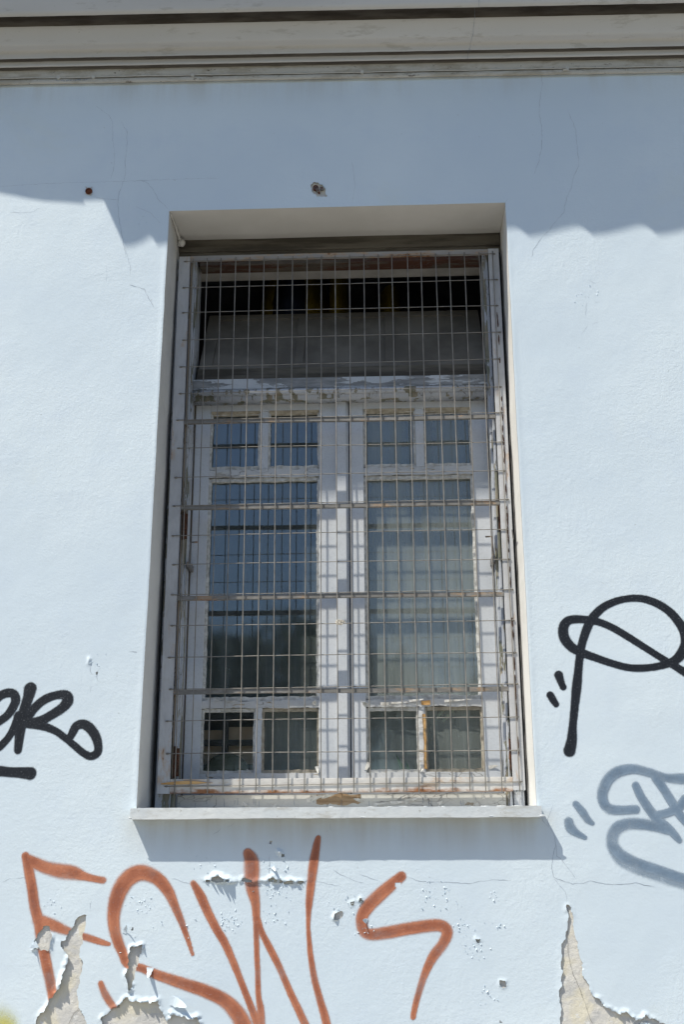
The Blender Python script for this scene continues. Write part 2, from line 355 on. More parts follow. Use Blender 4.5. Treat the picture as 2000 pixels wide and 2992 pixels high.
# traced in metres on the wall plane: strokes (x, z, radius), torn patches, cracks (width, points), lifted paint
TAGS = [('E',[(1.0,[(-0.898,1.6956,0.0124),(-0.8835,1.6514,0.0159),(-0.87,1.6015,0.0167),(-0.8595,1.556,0.0167),(-0.8446,1.5151,0.0175),(-0.8323,1.4663,0.0174),(-0.818,1.418,0.0173),(-0.8056,1.3781,0.0172),(-0.7937,1.3385,0.0163),(-0.7899,1.3148,0.0128)]),(0.85,[(-0.8905,1.685,0.0178),(-0.8358,1.6638,0.0199),(-0.7908,1.6531,0.023),(-0.7552,1.6488,0.0221),(-0.7193,1.6391,0.0141),(-0.6881,1.6319,0.0114),(-0.6615,1.6276,0.0114)]),(0.8,[(-0.8473,1.5212,0.0197),(-0.8026,1.5068,0.0183),(-0.7669,1.4945,0.0148),(-0.7358,1.4843,0.0117),(-0.6916,1.4721,0.0113),(-0.6564,1.4619,0.0095),(-0.6344,1.4566,0.0061)])]),('S',[(1.0,[(-0.4006,1.4293,0.0051),(-0.4267,1.4977,0.0095),(-0.4526,1.5547,0.013),(-0.4762,1.6,0.0175),(-0.5082,1.6332,0.0202),(-0.5527,1.648,0.0242),(-0.5913,1.6294,0.0263),(-0.6155,1.5881,0.0254),(-0.625,1.5389,0.0209),(-0.6215,1.4982,0.0182),(-0.6088,1.4618,0.0164),(-0.5943,1.4336,0.0147),(-0.58,1.4056,0.0129),(-0.5364,1.3928,0.012),(-0.4928,1.3757,0.0145),(-0.4279,1.3547,0.0171),(-0.3633,1.3342,0.0187),(-0.3117,1.3107,0.0203),(-0.2772,1.2795,0.0232),(-0.2553,1.2447,0.0252)]),(0.8,[(-0.6523,1.3541,0.0094),(-0.6379,1.3265,0.0128),(-0.6172,1.2991,0.0119),(-0.5993,1.2835,0.0094)])]),('W',[(1.0,[(-0.4054,1.6189,0.0094),(-0.3841,1.5849,0.0143),(-0.3642,1.5439,0.0136),(-0.3381,1.4974,0.0129),(-0.3124,1.4571,0.0123),(-0.2834,1.3972,0.011),(-0.2547,1.3324,0.01),(-0.2231,1.2601,0.012),(-0.2168,1.2408,0.012)]),(1.0,[(-0.2544,1.7,0.015),(-0.2447,1.682,0.0219),(-0.2426,1.6523,0.0243),(-0.2402,1.6079,0.0205),(-0.2301,1.5639,0.0142),(-0.2268,1.5203,0.0111),(-0.2261,1.477,0.0086),(-0.2241,1.4341,0.0082),(-0.2206,1.3773,0.0085),(-0.2175,1.3212,0.0085),(-0.2109,1.2878,0.0108),(-0.2072,1.2408,0.0114)]),(1.0,[(-0.228,1.5319,0.0111),(-0.2118,1.4885,0.0095),(-0.1898,1.4483,0.0107),(-0.1616,1.397,0.0106),(-0.1307,1.3323,0.0106),(-0.1031,1.2794,0.0114),(-0.0834,1.2409,0.012)]),(1.0,[(-0.0529,1.741,0.0081),(-0.0576,1.72,0.0119),(-0.0668,1.6664,0.0149),(-0.0744,1.6073,0.013),(-0.0788,1.5634,0.0108),(-0.0802,1.5373,0.008),(-0.0807,1.5026,0.0061),(-0.0784,1.4681,0.0073),(-0.0737,1.4253,0.0085),(-0.0644,1.3715,0.01),(-0.0522,1.3267,0.0105),(-0.0371,1.2794,0.012),(-0.0266,1.2409,0.0128)])]),('Z',[(1.0,[(0.183,1.6345,0.0155),(0.1473,1.6065,0.0185),(0.1174,1.582,0.0199),(0.0876,1.5542,0.0199),(0.0708,1.5264,0.0184),(0.0723,1.4952,0.0172),(0.0905,1.4807,0.0168),(0.138,1.4848,0.0183),(0.193,1.4943,0.0183),(0.248,1.5017,0.0183),(0.2882,1.5033,0.0182),(0.3077,1.4878,0.0175),(0.2959,1.457,0.0163),(0.2677,1.423,0.0152),(0.2449,1.3824,0.0119),(0.2257,1.332,0.0101),(0.2132,1.2921,0.009),(0.208,1.2673,0.0079)])]),('blackL',[(1.0,[(-0.9201,2.1765,0.0192),(-0.9252,2.1478,0.0163),(-0.9364,2.105,0.0151),(-0.9411,2.0625,0.0159),(-0.9427,2.0203,0.0132),(-0.9435,1.9951,0.0115)]),(1.0,[(-1.0314,2.1316,0.0134),(-1.0157,2.1515,0.0134),(-0.9962,2.1628,0.0134),(-0.9729,2.1626,0.0131),(-0.9622,2.1453,0.014),(-0.9694,2.1196,0.0134),(-0.9876,2.0941,0.0122),(-1.0205,2.0717,0.0122)]),(1.0,[(-1.0192,1.9901,0.0115),(-0.995,2.0095,0.0115),(-0.974,2.0346,0.011),(-0.9592,2.0655,0.0116),(-0.9502,2.0966,0.013)]),(1.0,[(-0.9261,2.085,0.0139),(-0.9027,2.1189,0.0133),(-0.8727,2.1444,0.0134),(-0.8358,2.1569,0.0125),(-0.8096,2.1552,0.0151),(-0.8033,2.1394,0.0174),(-0.8173,2.1196,0.015),(-0.8463,2.0999,0.0139),(-0.8797,2.0818,0.0139),(-0.9166,2.0736,0.0144)]),(1.0,[(-0.9167,2.075,0.0159),(-0.8726,2.0647,0.0121),(-0.8342,2.0503,0.0104),(-0.8041,2.0303,0.0098),(-0.7739,2.0077,0.0103),(-0.7439,1.9851,0.0103),(-0.7205,1.976,0.0114),(-0.7012,1.9876,0.0126),(-0.7019,2.0127,0.0132),(-0.7128,2.038,0.0143),(-0.7313,2.0593,0.0144),(-0.7521,2.0699,0.0138),(-0.7718,2.0638,0.0132),(-0.7808,2.047,0.0126),(-0.7858,2.0358,0.0115)])]),('dashL',[(1.0,[(-1.0145,1.9359,0.0143),(-0.9916,1.9349,0.0149),(-0.9627,1.9319,0.0143),(-0.9341,1.9306,0.0154),(-0.9011,1.9276,0.0182)])]),('blackR',[(1.0,[(0.6774,1.9801,0.0172),(0.6862,2.0103,0.015),(0.6916,2.0517,0.0117),(0.7007,2.1074,0.012),(0.7099,2.1637,0.0141),(0.7169,2.2062,0.0124),(0.7239,2.2491,0.0119),(0.7338,2.2922,0.0119),(0.7527,2.3414,0.0131),(0.772,2.3734,0.0131),(0.8027,2.4024,0.012),(0.8413,2.4211,0.0109),(0.885,2.4302,0.0103),(0.9278,2.4282,0.0114),(0.9694,2.412,0.012),(1.0016,2.3881,0.0125),(1.0246,2.3585,0.0136),(1.0402,2.3263,0.0153),(1.0427,2.2916,0.0169),(1.0273,2.2629,0.0155),(1.0028,2.2403,0.0127),(0.9621,2.2259,0.0107),(0.9109,2.2193,0.0107),(0.8632,2.2218,0.0107),(0.8135,2.2361,0.0107),(0.7722,2.2514,0.0113),(0.7308,2.2677,0.0125),(0.7034,2.2839,0.0142),(0.6837,2.3102,0.0154),(0.6819,2.3423,0.0149),(0.697,2.364,0.0132),(0.7288,2.3686,0.012),(0.7657,2.3646,0.0114),(0.7993,2.3554,0.0108),(0.8351,2.3375,0.0108),(0.8758,2.3109,0.0108),(0.9161,2.2829,0.0102),(0.9562,2.2551,0.0101),(0.9961,2.2284,0.0107),(1.0411,2.1985,0.0129)]),(1.0,[(0.6595,2.2011,0.013),(0.6658,2.1783,0.0101),(0.6706,2.1655,0.0096)]),(1.0,[(0.6313,2.1424,0.0107),(0.6376,2.1305,0.0107),(0.6466,2.115,0.009)])]),('greyR',[(1.0,[(0.8558,1.8138,0.0139),(0.8088,1.8124,0.0146),(0.7778,1.8177,0.016),(0.7638,1.8417,0.0168),(0.7685,1.8725,0.0175),(0.7874,1.9017,0.0175),(0.8169,1.9205,0.0176),(0.8595,1.9271,0.0154),(0.9043,1.9164,0.0147),(0.9486,1.9023,0.014),(0.9993,1.8984,0.0174),(1.0425,1.8974,0.0174)]),(1.0,[(0.8611,1.8805,0.0126),(0.8742,1.8478,0.0139),(0.8987,1.8068,0.0153),(0.9175,1.783,0.0152),(0.9401,1.7643,0.0145),(0.959,1.744,0.0124),(0.9708,1.7289,0.0096)]),(1.0,[(0.9206,1.9025,0.0157),(0.9389,1.8714,0.0146),(0.96,1.8336,0.0146),(0.981,1.7961,0.0145),(1.0093,1.7656,0.0145)]),(1.0,[(0.9117,1.7965,0.0139),(0.9471,1.8048,0.0132),(0.9759,1.8165,0.0139),(0.9988,1.8402,0.016)]),(1.0,[(0.9428,1.7559,0.0138),(0.9091,1.7655,0.0152),(0.8751,1.7731,0.0173),(0.8336,1.774,0.018),(0.8017,1.7641,0.019),(0.7843,1.7399,0.019),(0.7857,1.7115,0.019),(0.8079,1.6864,0.0189),(0.8493,1.6663,0.0171),(0.8993,1.6489,0.0171),(0.9743,1.6246,0.0164),(1.0155,1.6129,0.0163)]),(0.45,[(0.7737,1.7132,0.0124),(0.7952,1.6765,0.0144),(0.8379,1.6514,0.0144),(0.8978,1.6304,0.0143),(0.9728,1.6072,0.0153),(1.0139,1.5966,0.0153)])]),('greyT',[(1.0,[(0.6862,1.8302,0.0105),(0.704,1.808,0.0132),(0.7165,1.7875,0.0118),(0.7297,1.7766,0.0076)]),(1.0,[(0.6632,1.7811,0.0146),(0.6681,1.7641,0.016),(0.6829,1.7506,0.0121),(0.7063,1.7377,0.0076)])]),('yel',[(1.0,[(-0.9579,1.2329,0.081),(-0.9251,1.2484,0.0512),(-0.9033,1.2426,0.0299)])])]
HOLES = [[(-0.8135,1.5068),(-0.8055,1.4865),(-0.8057,1.4582),(-0.8038,1.432),(-0.8197,1.4421),(-0.8416,1.4441),(-0.8567,1.4442),(-0.8538,1.4623),(-0.8407,1.4906)],[(-0.7042,1.5351),(-0.7065,1.5025),(-0.711,1.4701),(-0.7142,1.4178),(-0.7177,1.37),(-0.7166,1.3187),(-0.7127,1.2913),(-0.6965,1.2718),(-0.6867,1.25),(-0.6807,1.2214),(-0.8356,1.2213),(-0.8335,1.25),(-0.8306,1.2679),(-0.8082,1.2835),(-0.7995,1.3109),(-0.7816,1.3306),(-0.7661,1.3542),(-0.7564,1.4019),(-0.7539,1.4299),(-0.7631,1.438),(-0.7824,1.4662),(-0.7609,1.4702),(-0.7495,1.4945),(-0.738,1.5188),(-0.7213,1.531)],[(-0.5393,1.4556),(-0.5405,1.4335),(-0.5478,1.4056),(-0.5546,1.3699),(-0.564,1.3422),(-0.5698,1.3304),(-0.5752,1.3541),(-0.579,1.3857),(-0.5778,1.4056),(-0.5769,1.4296),(-0.5736,1.4496)],[(-0.5713,1.3186),(-0.5622,1.3069),(-0.5281,1.3049),(-0.49,1.3088),(-0.4804,1.2834),(-0.4667,1.2601),(-0.4588,1.2215),(-0.6341,1.2214),(-0.6421,1.25),(-0.6493,1.264),(-0.6206,1.2835),(-0.5959,1.2991)],[(-0.4548,1.2795),(-0.4247,1.2679),(-0.3948,1.2601),(-0.3825,1.2698),(-0.3734,1.2501),(-0.3683,1.2216),(-0.4483,1.2215),(-0.4663,1.2501)],[(-0.5754,1.5306),(-0.5666,1.5285),(-0.5697,1.5021),(-0.5648,1.4738),(-0.5709,1.4819),(-0.5725,1.5143)],[(-0.0083,1.5301),(0.0028,1.5405),(0.0157,1.5439),(0.0175,1.537),(0.0101,1.5214),(0.0009,1.5179),(-0.0083,1.5197)],[(0.038,1.5665),(0.0509,1.57),(0.0471,1.5543),(0.0397,1.5578)],[(0.0658,1.5804),(0.0767,1.5699),(0.0711,1.5629),(0.0601,1.57)],[(0.3854,1.4722),(0.3924,1.467),(0.4051,1.4653),(0.3957,1.4568),(0.3885,1.4585)],[(0.4475,1.3603),(0.4654,1.3603),(0.4665,1.3436),(0.4556,1.3402),(0.4471,1.3503)],[(0.4449,1.2607),(0.4586,1.2502),(0.4407,1.2459)],[(0.6416,1.5588),(0.6563,1.549),(0.6587,1.5328),(0.6571,1.507),(0.6633,1.4716),(0.6683,1.4429),(0.6717,1.4175),(0.6765,1.389),(0.6847,1.3607),(0.6916,1.3388),(0.6989,1.3232),(0.7183,1.3139),(0.7302,1.2953),(0.7493,1.2829),(0.7921,1.2798),(0.8103,1.2583),(0.838,1.2731),(0.8667,1.2614),(0.8922,1.2503),(0.896,1.2186),(0.6042,1.2184),(0.6084,1.2503),(0.6121,1.2953),(0.6101,1.3171),(0.6188,1.3514),(0.6241,1.3828),(0.6208,1.4112),(0.6235,1.4557),(0.6378,1.4685),(0.6429,1.4973),(0.6458,1.5167),(0.6423,1.5426)],[(-0.3822,1.6256),(-0.3543,1.6296),(-0.3279,1.6354),(-0.32,1.6283),(-0.298,1.6229),(-0.2762,1.6205),(-0.2777,1.6175),(-0.2979,1.6194),(-0.3198,1.6224),(-0.3478,1.6225)],[(-0.2732,1.6272),(-0.2421,1.6262),(-0.2234,1.6232),(-0.2233,1.6203),(-0.2482,1.6209),(-0.2731,1.6234)],[(-0.214,1.622),(-0.1923,1.6269),(-0.1785,1.6337),(-0.169,1.6268),(-0.1457,1.6194),(-0.1147,1.6228),(-0.0884,1.6221),(-0.062,1.6214),(-0.0682,1.6191),(-0.0899,1.6186),(-0.1147,1.6192),(-0.1301,1.6149),(-0.1456,1.6135),(-0.1736,1.6195),(-0.1923,1.621)],[(-0.17,1.7071),(-0.159,1.6996),(-0.148,1.692),(-0.151,1.6816),(-0.1589,1.6936)],[(-0.1925,1.7448),(-0.1861,1.7372),(-0.188,1.7177),(-0.1896,1.6997),(-0.1912,1.7177),(-0.1895,1.7357)],[(-0.2619,1.4599),(-0.2527,1.4593),(-0.2541,1.4541),(-0.2609,1.4547)],[(-0.0832,3.8863),(-0.0739,3.8981),(-0.0481,3.8867),(-0.0318,3.8648),(-0.0248,3.8432),(-0.0294,3.8394),(-0.0668,3.8498),(-0.0808,3.8662)],[(-0.7498,2.2649),(-0.7458,2.2857),(-0.7452,2.2575),(-0.7392,2.2284),(-0.7464,2.244)],[(-0.7223,2.2231),(-0.7127,2.2364),(-0.7175,2.2127)]]
CRACKS = [(0.0007,[(-1.1584,3.9124),(-1.0156,3.9191),(-0.8727,3.9203),(-0.7301,3.9202),(-0.5643,3.9234),(-0.3988,3.9239)]),(0.0016,[(-0.6886,3.5225),(-0.6629,3.5142),(-0.6372,3.5059),(-0.6318,3.488)]),(0.0022,[(-0.6318,3.488),(-0.6218,3.47),(-0.6132,3.4572),(-0.6031,3.4368)]),(0.0007,[(-0.8427,4.2293),(-0.7938,4.1872),(-0.7807,4.1599),(-0.7768,4.0886),(-0.7662,4.0353),(-0.7667,3.9741),(-0.7757,3.931)]),(0.001,[(-0.7501,4.1634),(-0.7269,4.118),(-0.7246,4.0428),(-0.7284,3.9991),(-0.7235,3.9468),(-0.7326,3.9039),(-0.7426,3.8784),(-0.7441,3.8356),(-0.7371,3.776),(-0.7269,3.7253),(-0.7173,3.6832),(-0.7048,3.6281)]),(0.0009,[(-0.6731,3.9237),(-0.6421,3.9081),(-0.622,3.8791),(-0.6014,3.8401),(-0.582,3.8225),(-0.5622,3.7982)]),(0.0008,[(-0.8323,3.8621),(-0.7902,3.8523),(-0.7447,3.8485)]),(0.0007,[(-0.6832,3.8211),(-0.6294,3.7942),(-0.5978,3.7553),(-0.5887,3.7517)]),(0.0011,[(0.7273,4.3078),(0.7243,4.2537),(0.7139,4.2004),(0.7087,4.1473),(0.7146,4.0767),(0.71,4.0072),(0.6941,3.9473),(0.6771,3.9051)]),(0.001,[(0.81,4.1484),(0.8297,4.0818),(0.8306,4.0035),(0.8324,3.9389),(0.8083,3.8841),(0.7983,3.8421),(0.7819,3.8131),(0.7696,3.7548),(0.7284,3.7103),(0.72,3.6899),(0.6933,3.6659)]),(0.0014,[(0.6933,3.6659),(0.6816,3.6498),(0.662,3.6216),(0.6532,3.5925)]),(0.0006,[(0.0584,3.9752),(0.067,3.9232),(0.0689,3.8718),(0.0611,3.8211)]),(0.001,[(0.5747,3.798),(0.588,3.8161)]),(0.0008,[(-1.1156,3.8087),(-1.0626,3.8072),(-1.0345,3.8099),(-1.0111,3.825)]),(0.0007,[(-0.713,3.6715),(-0.6995,3.6256),(-0.6883,3.5882),(-0.6885,3.5555)]),(0.0006,[(-0.772,3.5986),(-0.7674,3.5493),(-0.7683,3.533)]),(0.001,[(0.5884,1.8019),(0.5892,1.7849),(0.6074,1.7661),(0.6034,1.7882),(0.6214,1.8289)]),(0.0009,[(0.6074,1.7661),(0.6185,1.7475),(0.6234,1.7139),(0.6236,1.6872),(0.64,1.6739),(0.6559,1.6522),(0.6732,1.6258)]),(0.0014,[(0.6217,1.7139),(0.6132,1.6873),(0.6078,1.6541),(0.6117,1.631),(0.6402,1.6193),(0.6637,1.612),(0.6947,1.6142),(0.7157,1.6207),(0.746,1.614),(0.7732,1.6106),(0.8005,1.6105),(0.8384,1.6153),(0.8618,1.6086),(0.8954,1.6019)]),(0.0011,[(0.6115,1.6277),(0.6259,1.6095),(0.6419,1.5914),(0.646,1.5751),(0.6426,1.5588)]),(0.001,[(-0.0589,1.622),(-0.0249,1.6145),(0.0029,1.61),(0.0147,1.6085)]),(0.001,[(-0.0117,1.6548),(0.0087,1.6406),(0.0402,1.628),(0.0587,1.6209),(0.0772,1.6173)]),(0.0009,[(0.0626,1.6421),(0.0958,1.6296),(0.1291,1.6206)]),(0.0011,[(0.2032,1.6309),(0.2326,1.622),(0.2879,1.6193),(0.3431,1.617),(0.3724,1.6144),(0.4058,1.6213),(0.4501,1.6246),(0.4941,1.6227)]),(0.001,[(-0.473,1.631),(-0.4541,1.628),(-0.4382,1.6205),(-0.4163,1.6169)]),(0.0007,[(-0.2925,1.7877),(-0.3048,1.7756),(-0.3205,1.7712)]),(0.0013,[(-0.3331,1.7697),(-0.3423,1.7592),(-0.3578,1.7523)]),(0.0006,[(-0.02,1.7862),(-0.0185,1.768),(-0.0138,1.7559)]),(0.0016,[(-0.1918,1.6967),(-0.192,1.6669),(-0.1926,1.6432),(-0.1879,1.6387)]),(0.0008,[(-0.6977,1.5719),(-0.7015,1.5637),(-0.7009,1.5391)]),(0.001,[(-0.9608,1.6226),(-0.9395,1.6329),(-0.8911,1.6348),(-0.865,1.6409)]),(0.0012,[(-0.7553,2.2617),(-0.7487,2.2733),(-0.748,2.2865)]),(0.0012,[(-0.7516,2.2588),(-0.744,2.2441),(-0.7415,2.2267),(-0.735,2.2156)]),(0.0013,[(-0.7101,2.2379),(-0.7196,2.2264),(-0.7216,2.2105),(-0.7163,2.196)]),(0.0012,[(-0.7376,2.1631),(-0.7372,2.1804),(-0.73,2.1817)]),(0.0014,[(-0.628,2.2852),(-0.6045,2.2834),(-0.6029,2.2805)]),(0.0009,[(0.8253,3.4213),(0.8198,3.4025),(0.8184,3.3695)]),(0.0009,[(0.8486,3.4207),(0.8677,3.4212)]),(0.0008,[(0.7964,3.3044),(0.8219,3.3388)]),(0.0008,[(0.8369,3.3432),(0.8585,3.3497)]),(0.0008,[(0.8328,3.5023),(0.8595,3.4872)])]
CHIPS = [[(0.1642,1.6187),(0.1816,1.6197),(0.1828,1.6063),(0.1811,1.5941),(0.1693,1.5959),(0.1651,1.6064)]]
DEEP = [(0.0016,[(-0.7056,1.5025),(-0.7106,1.4701),(-0.7138,1.4178),(-0.7168,1.37),(-0.7161,1.3187),(-0.7154,1.2932),(-0.7309,1.2757),(-0.7421,1.2523),(-0.7443,1.2214)]),(0.0012,[(0.6439,1.4973),(0.6403,1.4653),(0.6416,1.4207),(0.6486,1.3828),(0.6607,1.3514),(0.6706,1.3233),(0.6804,1.2953),(0.687,1.2706),(0.6973,1.2503)])]
LIFTS = [(-0.3292,1.626,0.045,0.016,0,1),(-0.1799,1.6239,0.045,0.014,0,1),(-0.124,1.6193,0.03,0.01,0,1),(-0.2545,1.6242,0.025,0.008,0,1),(-0.298,1.6214,0.03,0.01,0,1),(-0.5522,1.4528,0.02,0.018,0,1),(-0.5771,1.4336,0.015,0.01,0,0),(-0.8081,1.4622,0.02,0.01,1,0),(-0.8588,1.4422,0.012,0.014,0,0),(-0.7531,1.4179,0.04,0.006,-1,0),(-0.7618,1.3542,0.05,0.014,-1,0),(-0.8088,1.2913,0.03,0.016,-1,0),(-0.645,1.264,0.02,0.014,-1,0),(-0.5959,1.2991,0.03,0.012,0,1),(-0.5282,1.3069,0.04,0.02,0,1),(-0.455,1.2834,0.02,0.016,0,1),(-0.395,1.264,0.03,0.022,0,1),(-0.5764,1.3778,0.03,0.012,-1,0),(-0.0083,1.5266,0.012,0.01,0,0),(0.0694,1.5752,0.012,0.01,0,0),(0.0435,1.5648,0.012,0.008,0,0),(0.3888,1.467,0.012,0.008,0,0),(0.4563,1.3553,0.014,0.01,0,0),(-0.1621,1.6996,0.015,0.014,0,0),(0.6991,1.3264,0.02,0.006,0,0),(0.6228,1.3891,0.05,0.004,-1,0),(0.7527,1.2845,0.04,0.01,0,1),(0.8014,1.2706,0.02,0.008,0,1),(0.8413,1.2737,0.03,0.009,0,1),(0.6423,1.5426,0.03,0.003,0,0),(-0.7453,2.2596,0.012,0.006,0,0)]
BLISTERS = [(0.275,1.571,0.06,46),(0.029,1.561,0.05,30),(0.357,1.501,0.05,26),(0.388,1.447,0.04,22),(0.441,1.584,0.02,9),(-0.173,1.593,0.05,36),(-0.295,1.515,0.045,28),(-0.176,1.535,0.04,18),(-0.38,1.659,0.05,14),(-0.557,1.559,0.045,30),(-0.807,1.564,0.03,10),(-0.162,1.661,0.05,16),(0.072,1.485,0.03,14),(0.415,1.315,0.05,14),(-0.726,2.261,0.03,10),(0.46,1.508,0.03,8),(-0.304,1.518,0.04,14),(-0.456,1.518,0.1,12),(-0.652,3.771,0.03,8),(0.824,3.45,0.05,12)]
FLAKES = [(-.845, 1.457, .022, .020, 3.7, .016), (-.60, 1.485, .028, .014, 1.2, .014), (-.522, 1.395, .03, .02, 4.6, .018), (-.46, 1.31, .055, .03, -.3, .022), (-.185, 1.665, .022, .014, -.9, .012), (.085, 1.515, .016, .014, 2.8, .010)]
# ================================================================ GROUND
def struct(o): return tag(o, kind='structure')
b = MB(); b.box(-150, 150, -200, 60, -.6, -.16); struct(b.build('ground', M_ground))
b = MB(); b.box(-60, 60, -9.2, -2.35, -.155, -.12); struct(b.build('road', M_road))
b = MB()
for i in range(-14, 15):
    for j in range(4): b.box(i*.5+.004, i*.5+.496, -2.15+j*.53+.004, -2.15+j*.53+.526, -.10, 0+.001*((i*7+j*3) % 3), .004)
pv = struct(b.build('pavement', M_pave))
b = MB(); b.box(-60, 60, -2.16, .4, -.154, -.02); struct(b.build('pavement_bed', M_pave))
b = MB()
for i in range(-12, 12): b.box(i*1.0+.004, i*1.0+.996, -2.34, -2.165, -.155, -.004, .008)
struct(b.build('kerb', M_kerb))
b = MB(); b.box(-60, 60, -12.2, -9.4, -.15, -.01, .01); struct(b.build('far_pavement', M_pave))

# ================================================================ WALL
wall = empty('building_wall', (0, 0, 0), 'pale blue painted masonry wall with peeling patches around the barred window', 'wall')
XL, XR, ZB, ZT = -1.42, 1.42, 1.12, 4.36
HX, HZ0, HZ1 = .5745, 1.825, 3.799      # half width, foot and head of the window opening
def lines(a, b, h):
    n = max(1, int(round((b-a)/h))); return list(np.linspace(a, b, n+1))
h = .004
xs = np.array(lines(XL, -HX, h)+lines(-HX, HX, h)[1:]+lines(HX, XR, h)[1:])
zs = np.array(lines(ZB, HZ0, h)+lines(HZ0, HZ1, h)[1:]+lines(HZ1, ZT, .006)[1:])
X, Z = np.meshgrid(xs, zs); nz_, nx_ = X.shape
def open_warp(x, z):
    """the sides of the opening are a little out of plumb"""
    t_ = np.clip((z-HZ0)/(HZ1-HZ0), 0, 1)
    wl = (.009*t_-.008*(1-t_))*np.exp(-((x+HX)/.2)**2)
    wr = (.001*t_+.000*(1-t_))*np.exp(-((x-HX)/.2)**2)
    wob = .0018*vnoise(z*0, z, .11, 5, 3)*np.exp(-((np.abs(x)-HX)/.05)**2)
    return x+wl+wr+wob
def relief(x, z):
    y = -.0013*vnoise(x, z, .42, 1, 2)-.00042*vnoise(x, z, .09, 2, 2)-.00010*vnoise(x, z, .026, 3, 2)
    din = np.maximum(np.abs(x)-HX, np.maximum(HZ0-z, z-HZ1))     # distance outside the opening
    f = np.clip(din/.02, 0, 1)
    # slightly swollen plaster arris
    return y*f-.0008*np.exp(-(din/.012)**2)*(din > .001)
Y = relief(X, Z)
def shake(poly, seed, depth=4, amp=.19):
    rs = random.Random(seed); p = list(poly)
    for _ in range(depth):
        q = []
        for i in range(len(p)):
            a, c = p[i], p[(i+1) % len(p)]; L = math.hypot(c[0]-a[0], c[1]-a[1]); q.append(a)
            if L > .0045:
                k = rs.uniform(-amp, amp)*L
                q.append(((a[0]+c[0])/2-(c[1]-a[1])/L*k, (a[1]+c[1])/2+(c[0]-a[0])/L*k))
        p = q
    return np.array(p)
HP = [shake(p, 40+i) for i, p in enumerate(HOLES)]
SD = np.full(X.shape, .2)        # distance to the nearest hole, negative inside
NXp = X.copy(); NZp = Z.copy()   # nearest point on its rim
for p in HP:
    mg = .06
    i0, i1 = np.searchsorted(xs, [p[:, 0].min()-mg, p[:, 0].max()+mg]); j0, j1 = np.searchsorted(zs, [p[:, 1].min()-mg, p[:, 1].max()+mg])
    if i1 <= i0 or j1 <= j0: continue
    px = X[j0:j1, i0:i1]; pz = Z[j0:j1, i0:i1]
    best = np.full(px.shape, 9.0); bx = px.copy(); bz = pz.copy(); ins = np.zeros(px.shape, bool)
    for k in range(len(p)):
        ax, az_ = p[k]; cx, cz = p[(k+1) % len(p)]
        dx, dz = cx-ax, cz-az_; L2 = dx*dx+dz*dz+1e-12
        tt = np.clip(((px-ax)*dx+(pz-az_)*dz)/L2, 0, 1); qx = ax+tt*dx; qz = az_+tt*dz
        d = np.hypot(px-qx, pz-qz); m = d < best
        best = np.where(m, d, best); bx = np.where(m, qx, bx); bz = np.where(m, qz, bz)
        if abs(dz) > 1e-12:
            ins ^= ((az_ > pz) != (cz > pz)) & (px < (cx-ax)*(pz-az_)/dz+ax)
    sd_ = np.where(ins, -best, best); cur = SD[j0:j1, i0:i1]; m = sd_ < cur
    cur[m] = sd_[m]; NXp[j0:j1, i0:i1][m] = bx[m]; NZp[j0:j1, i0:i1][m] = bz[m]
snap = (np.abs(SD) < .0024)
X2 = np.where(snap, NXp, X); Z2 = np.where(snap, NZp, Z); SD2 = np.where(snap, 0, SD)
X2 = open_warp(X2, Z2)
Y2 = Y.copy()
ragn = .8+.45*vnoise(X, Z, .02, 31, 1)
for (lx, lz, Rr, hh, sx, sz) in LIFTS:
    r2 = ((X-lx)**2+(Z-lz)**2)/Rr**2
    m = (r2 < 9) & (SD < .05)
    side = np.ones(X.shape)
    if sz: side = (NZp < Z+.0001)*1.0
    elif sx: side = (((X-lx)*sx) > -.010)*1.0
    wv = .26*Rr+.004
    jag = 1+.55*vnoise(X, Z, .0085, 77, 1)
    prof_ = jag*np.clip(1-np.maximum(SD, 0)/(wv*(.7+.6*ragn*.5)), 0, 1)**1.25
    Y2 -= np.where(m, .60*hh*ragn*side*prof_*np.clip(1.15-np.sqrt(r2)/1.35, 0, 1), 0)
Y2 = np.maximum(Y2, -.028)
# faces
idx = np.arange(nz_*nx_).reshape(nz_, nx_)
q = np.stack([idx[:-1, :-1], idx[:-1, 1:], idx[1:, 1:], idx[1:, :-1]], -1).reshape(-1, 4)
cxm = (X[:-1, :-1]+X[1:, 1:])/2; czm = (Z[:-1, :-1]+Z[1:, 1:])/2
keep = ~((np.abs(cxm) < HX) & (czm > HZ0) & (czm < HZ1)).ravel()
sdq = SD2.ravel()[q].mean(1)
holeface = sdq < -1e-7
keep_w = keep & ~holeface
def np_mesh(name, V, Q, m, parent=None, attr=None, smooth=True):
    used = np.unique(Q); mp = np.full(len(V), -1, dtype=np.int64); mp[used] = np.arange(len(used))
    V = V[used]; Q = mp[Q]
    me = bpy.data.meshes.new(name); me.vertices.add(len(V)); me.vertices.foreach_set('co', V.astype(np.float32).ravel())
    k = Q.shape[1]
    me.loops.add(Q.size); me.loops.foreach_set('vertex_index', Q.astype(np.int32).ravel())
    me.polygons.add(len(Q)); me.polygons.foreach_set('loop_start', np.arange(0, Q.size, k, dtype=np.int32))
    try: me.polygons.foreach_set('loop_total', np.full(len(Q), k, dtype=np.int32))
    except Exception: pass
    me.update(calc_edges=True)
    if smooth: me.polygons.foreach_set('use_smooth', np.ones(len(Q), dtype=bool))
    if attr is not None:
        a = me.attributes.new('spray', 'FLOAT', 'POINT'); a.data.foreach_set('value', attr[used].astype(np.float32))
    me.materials.append(m); o = bpy.data.objects.new(name, me); col.objects.link(o)
    if parent: o.parent = parent
    return o
V = np.stack([X2.ravel(), Y2.ravel(), Z2.ravel()], -1)
Qw = q[keep_w]
np_mesh('painted_render', V, Qw, M_wall, wall)
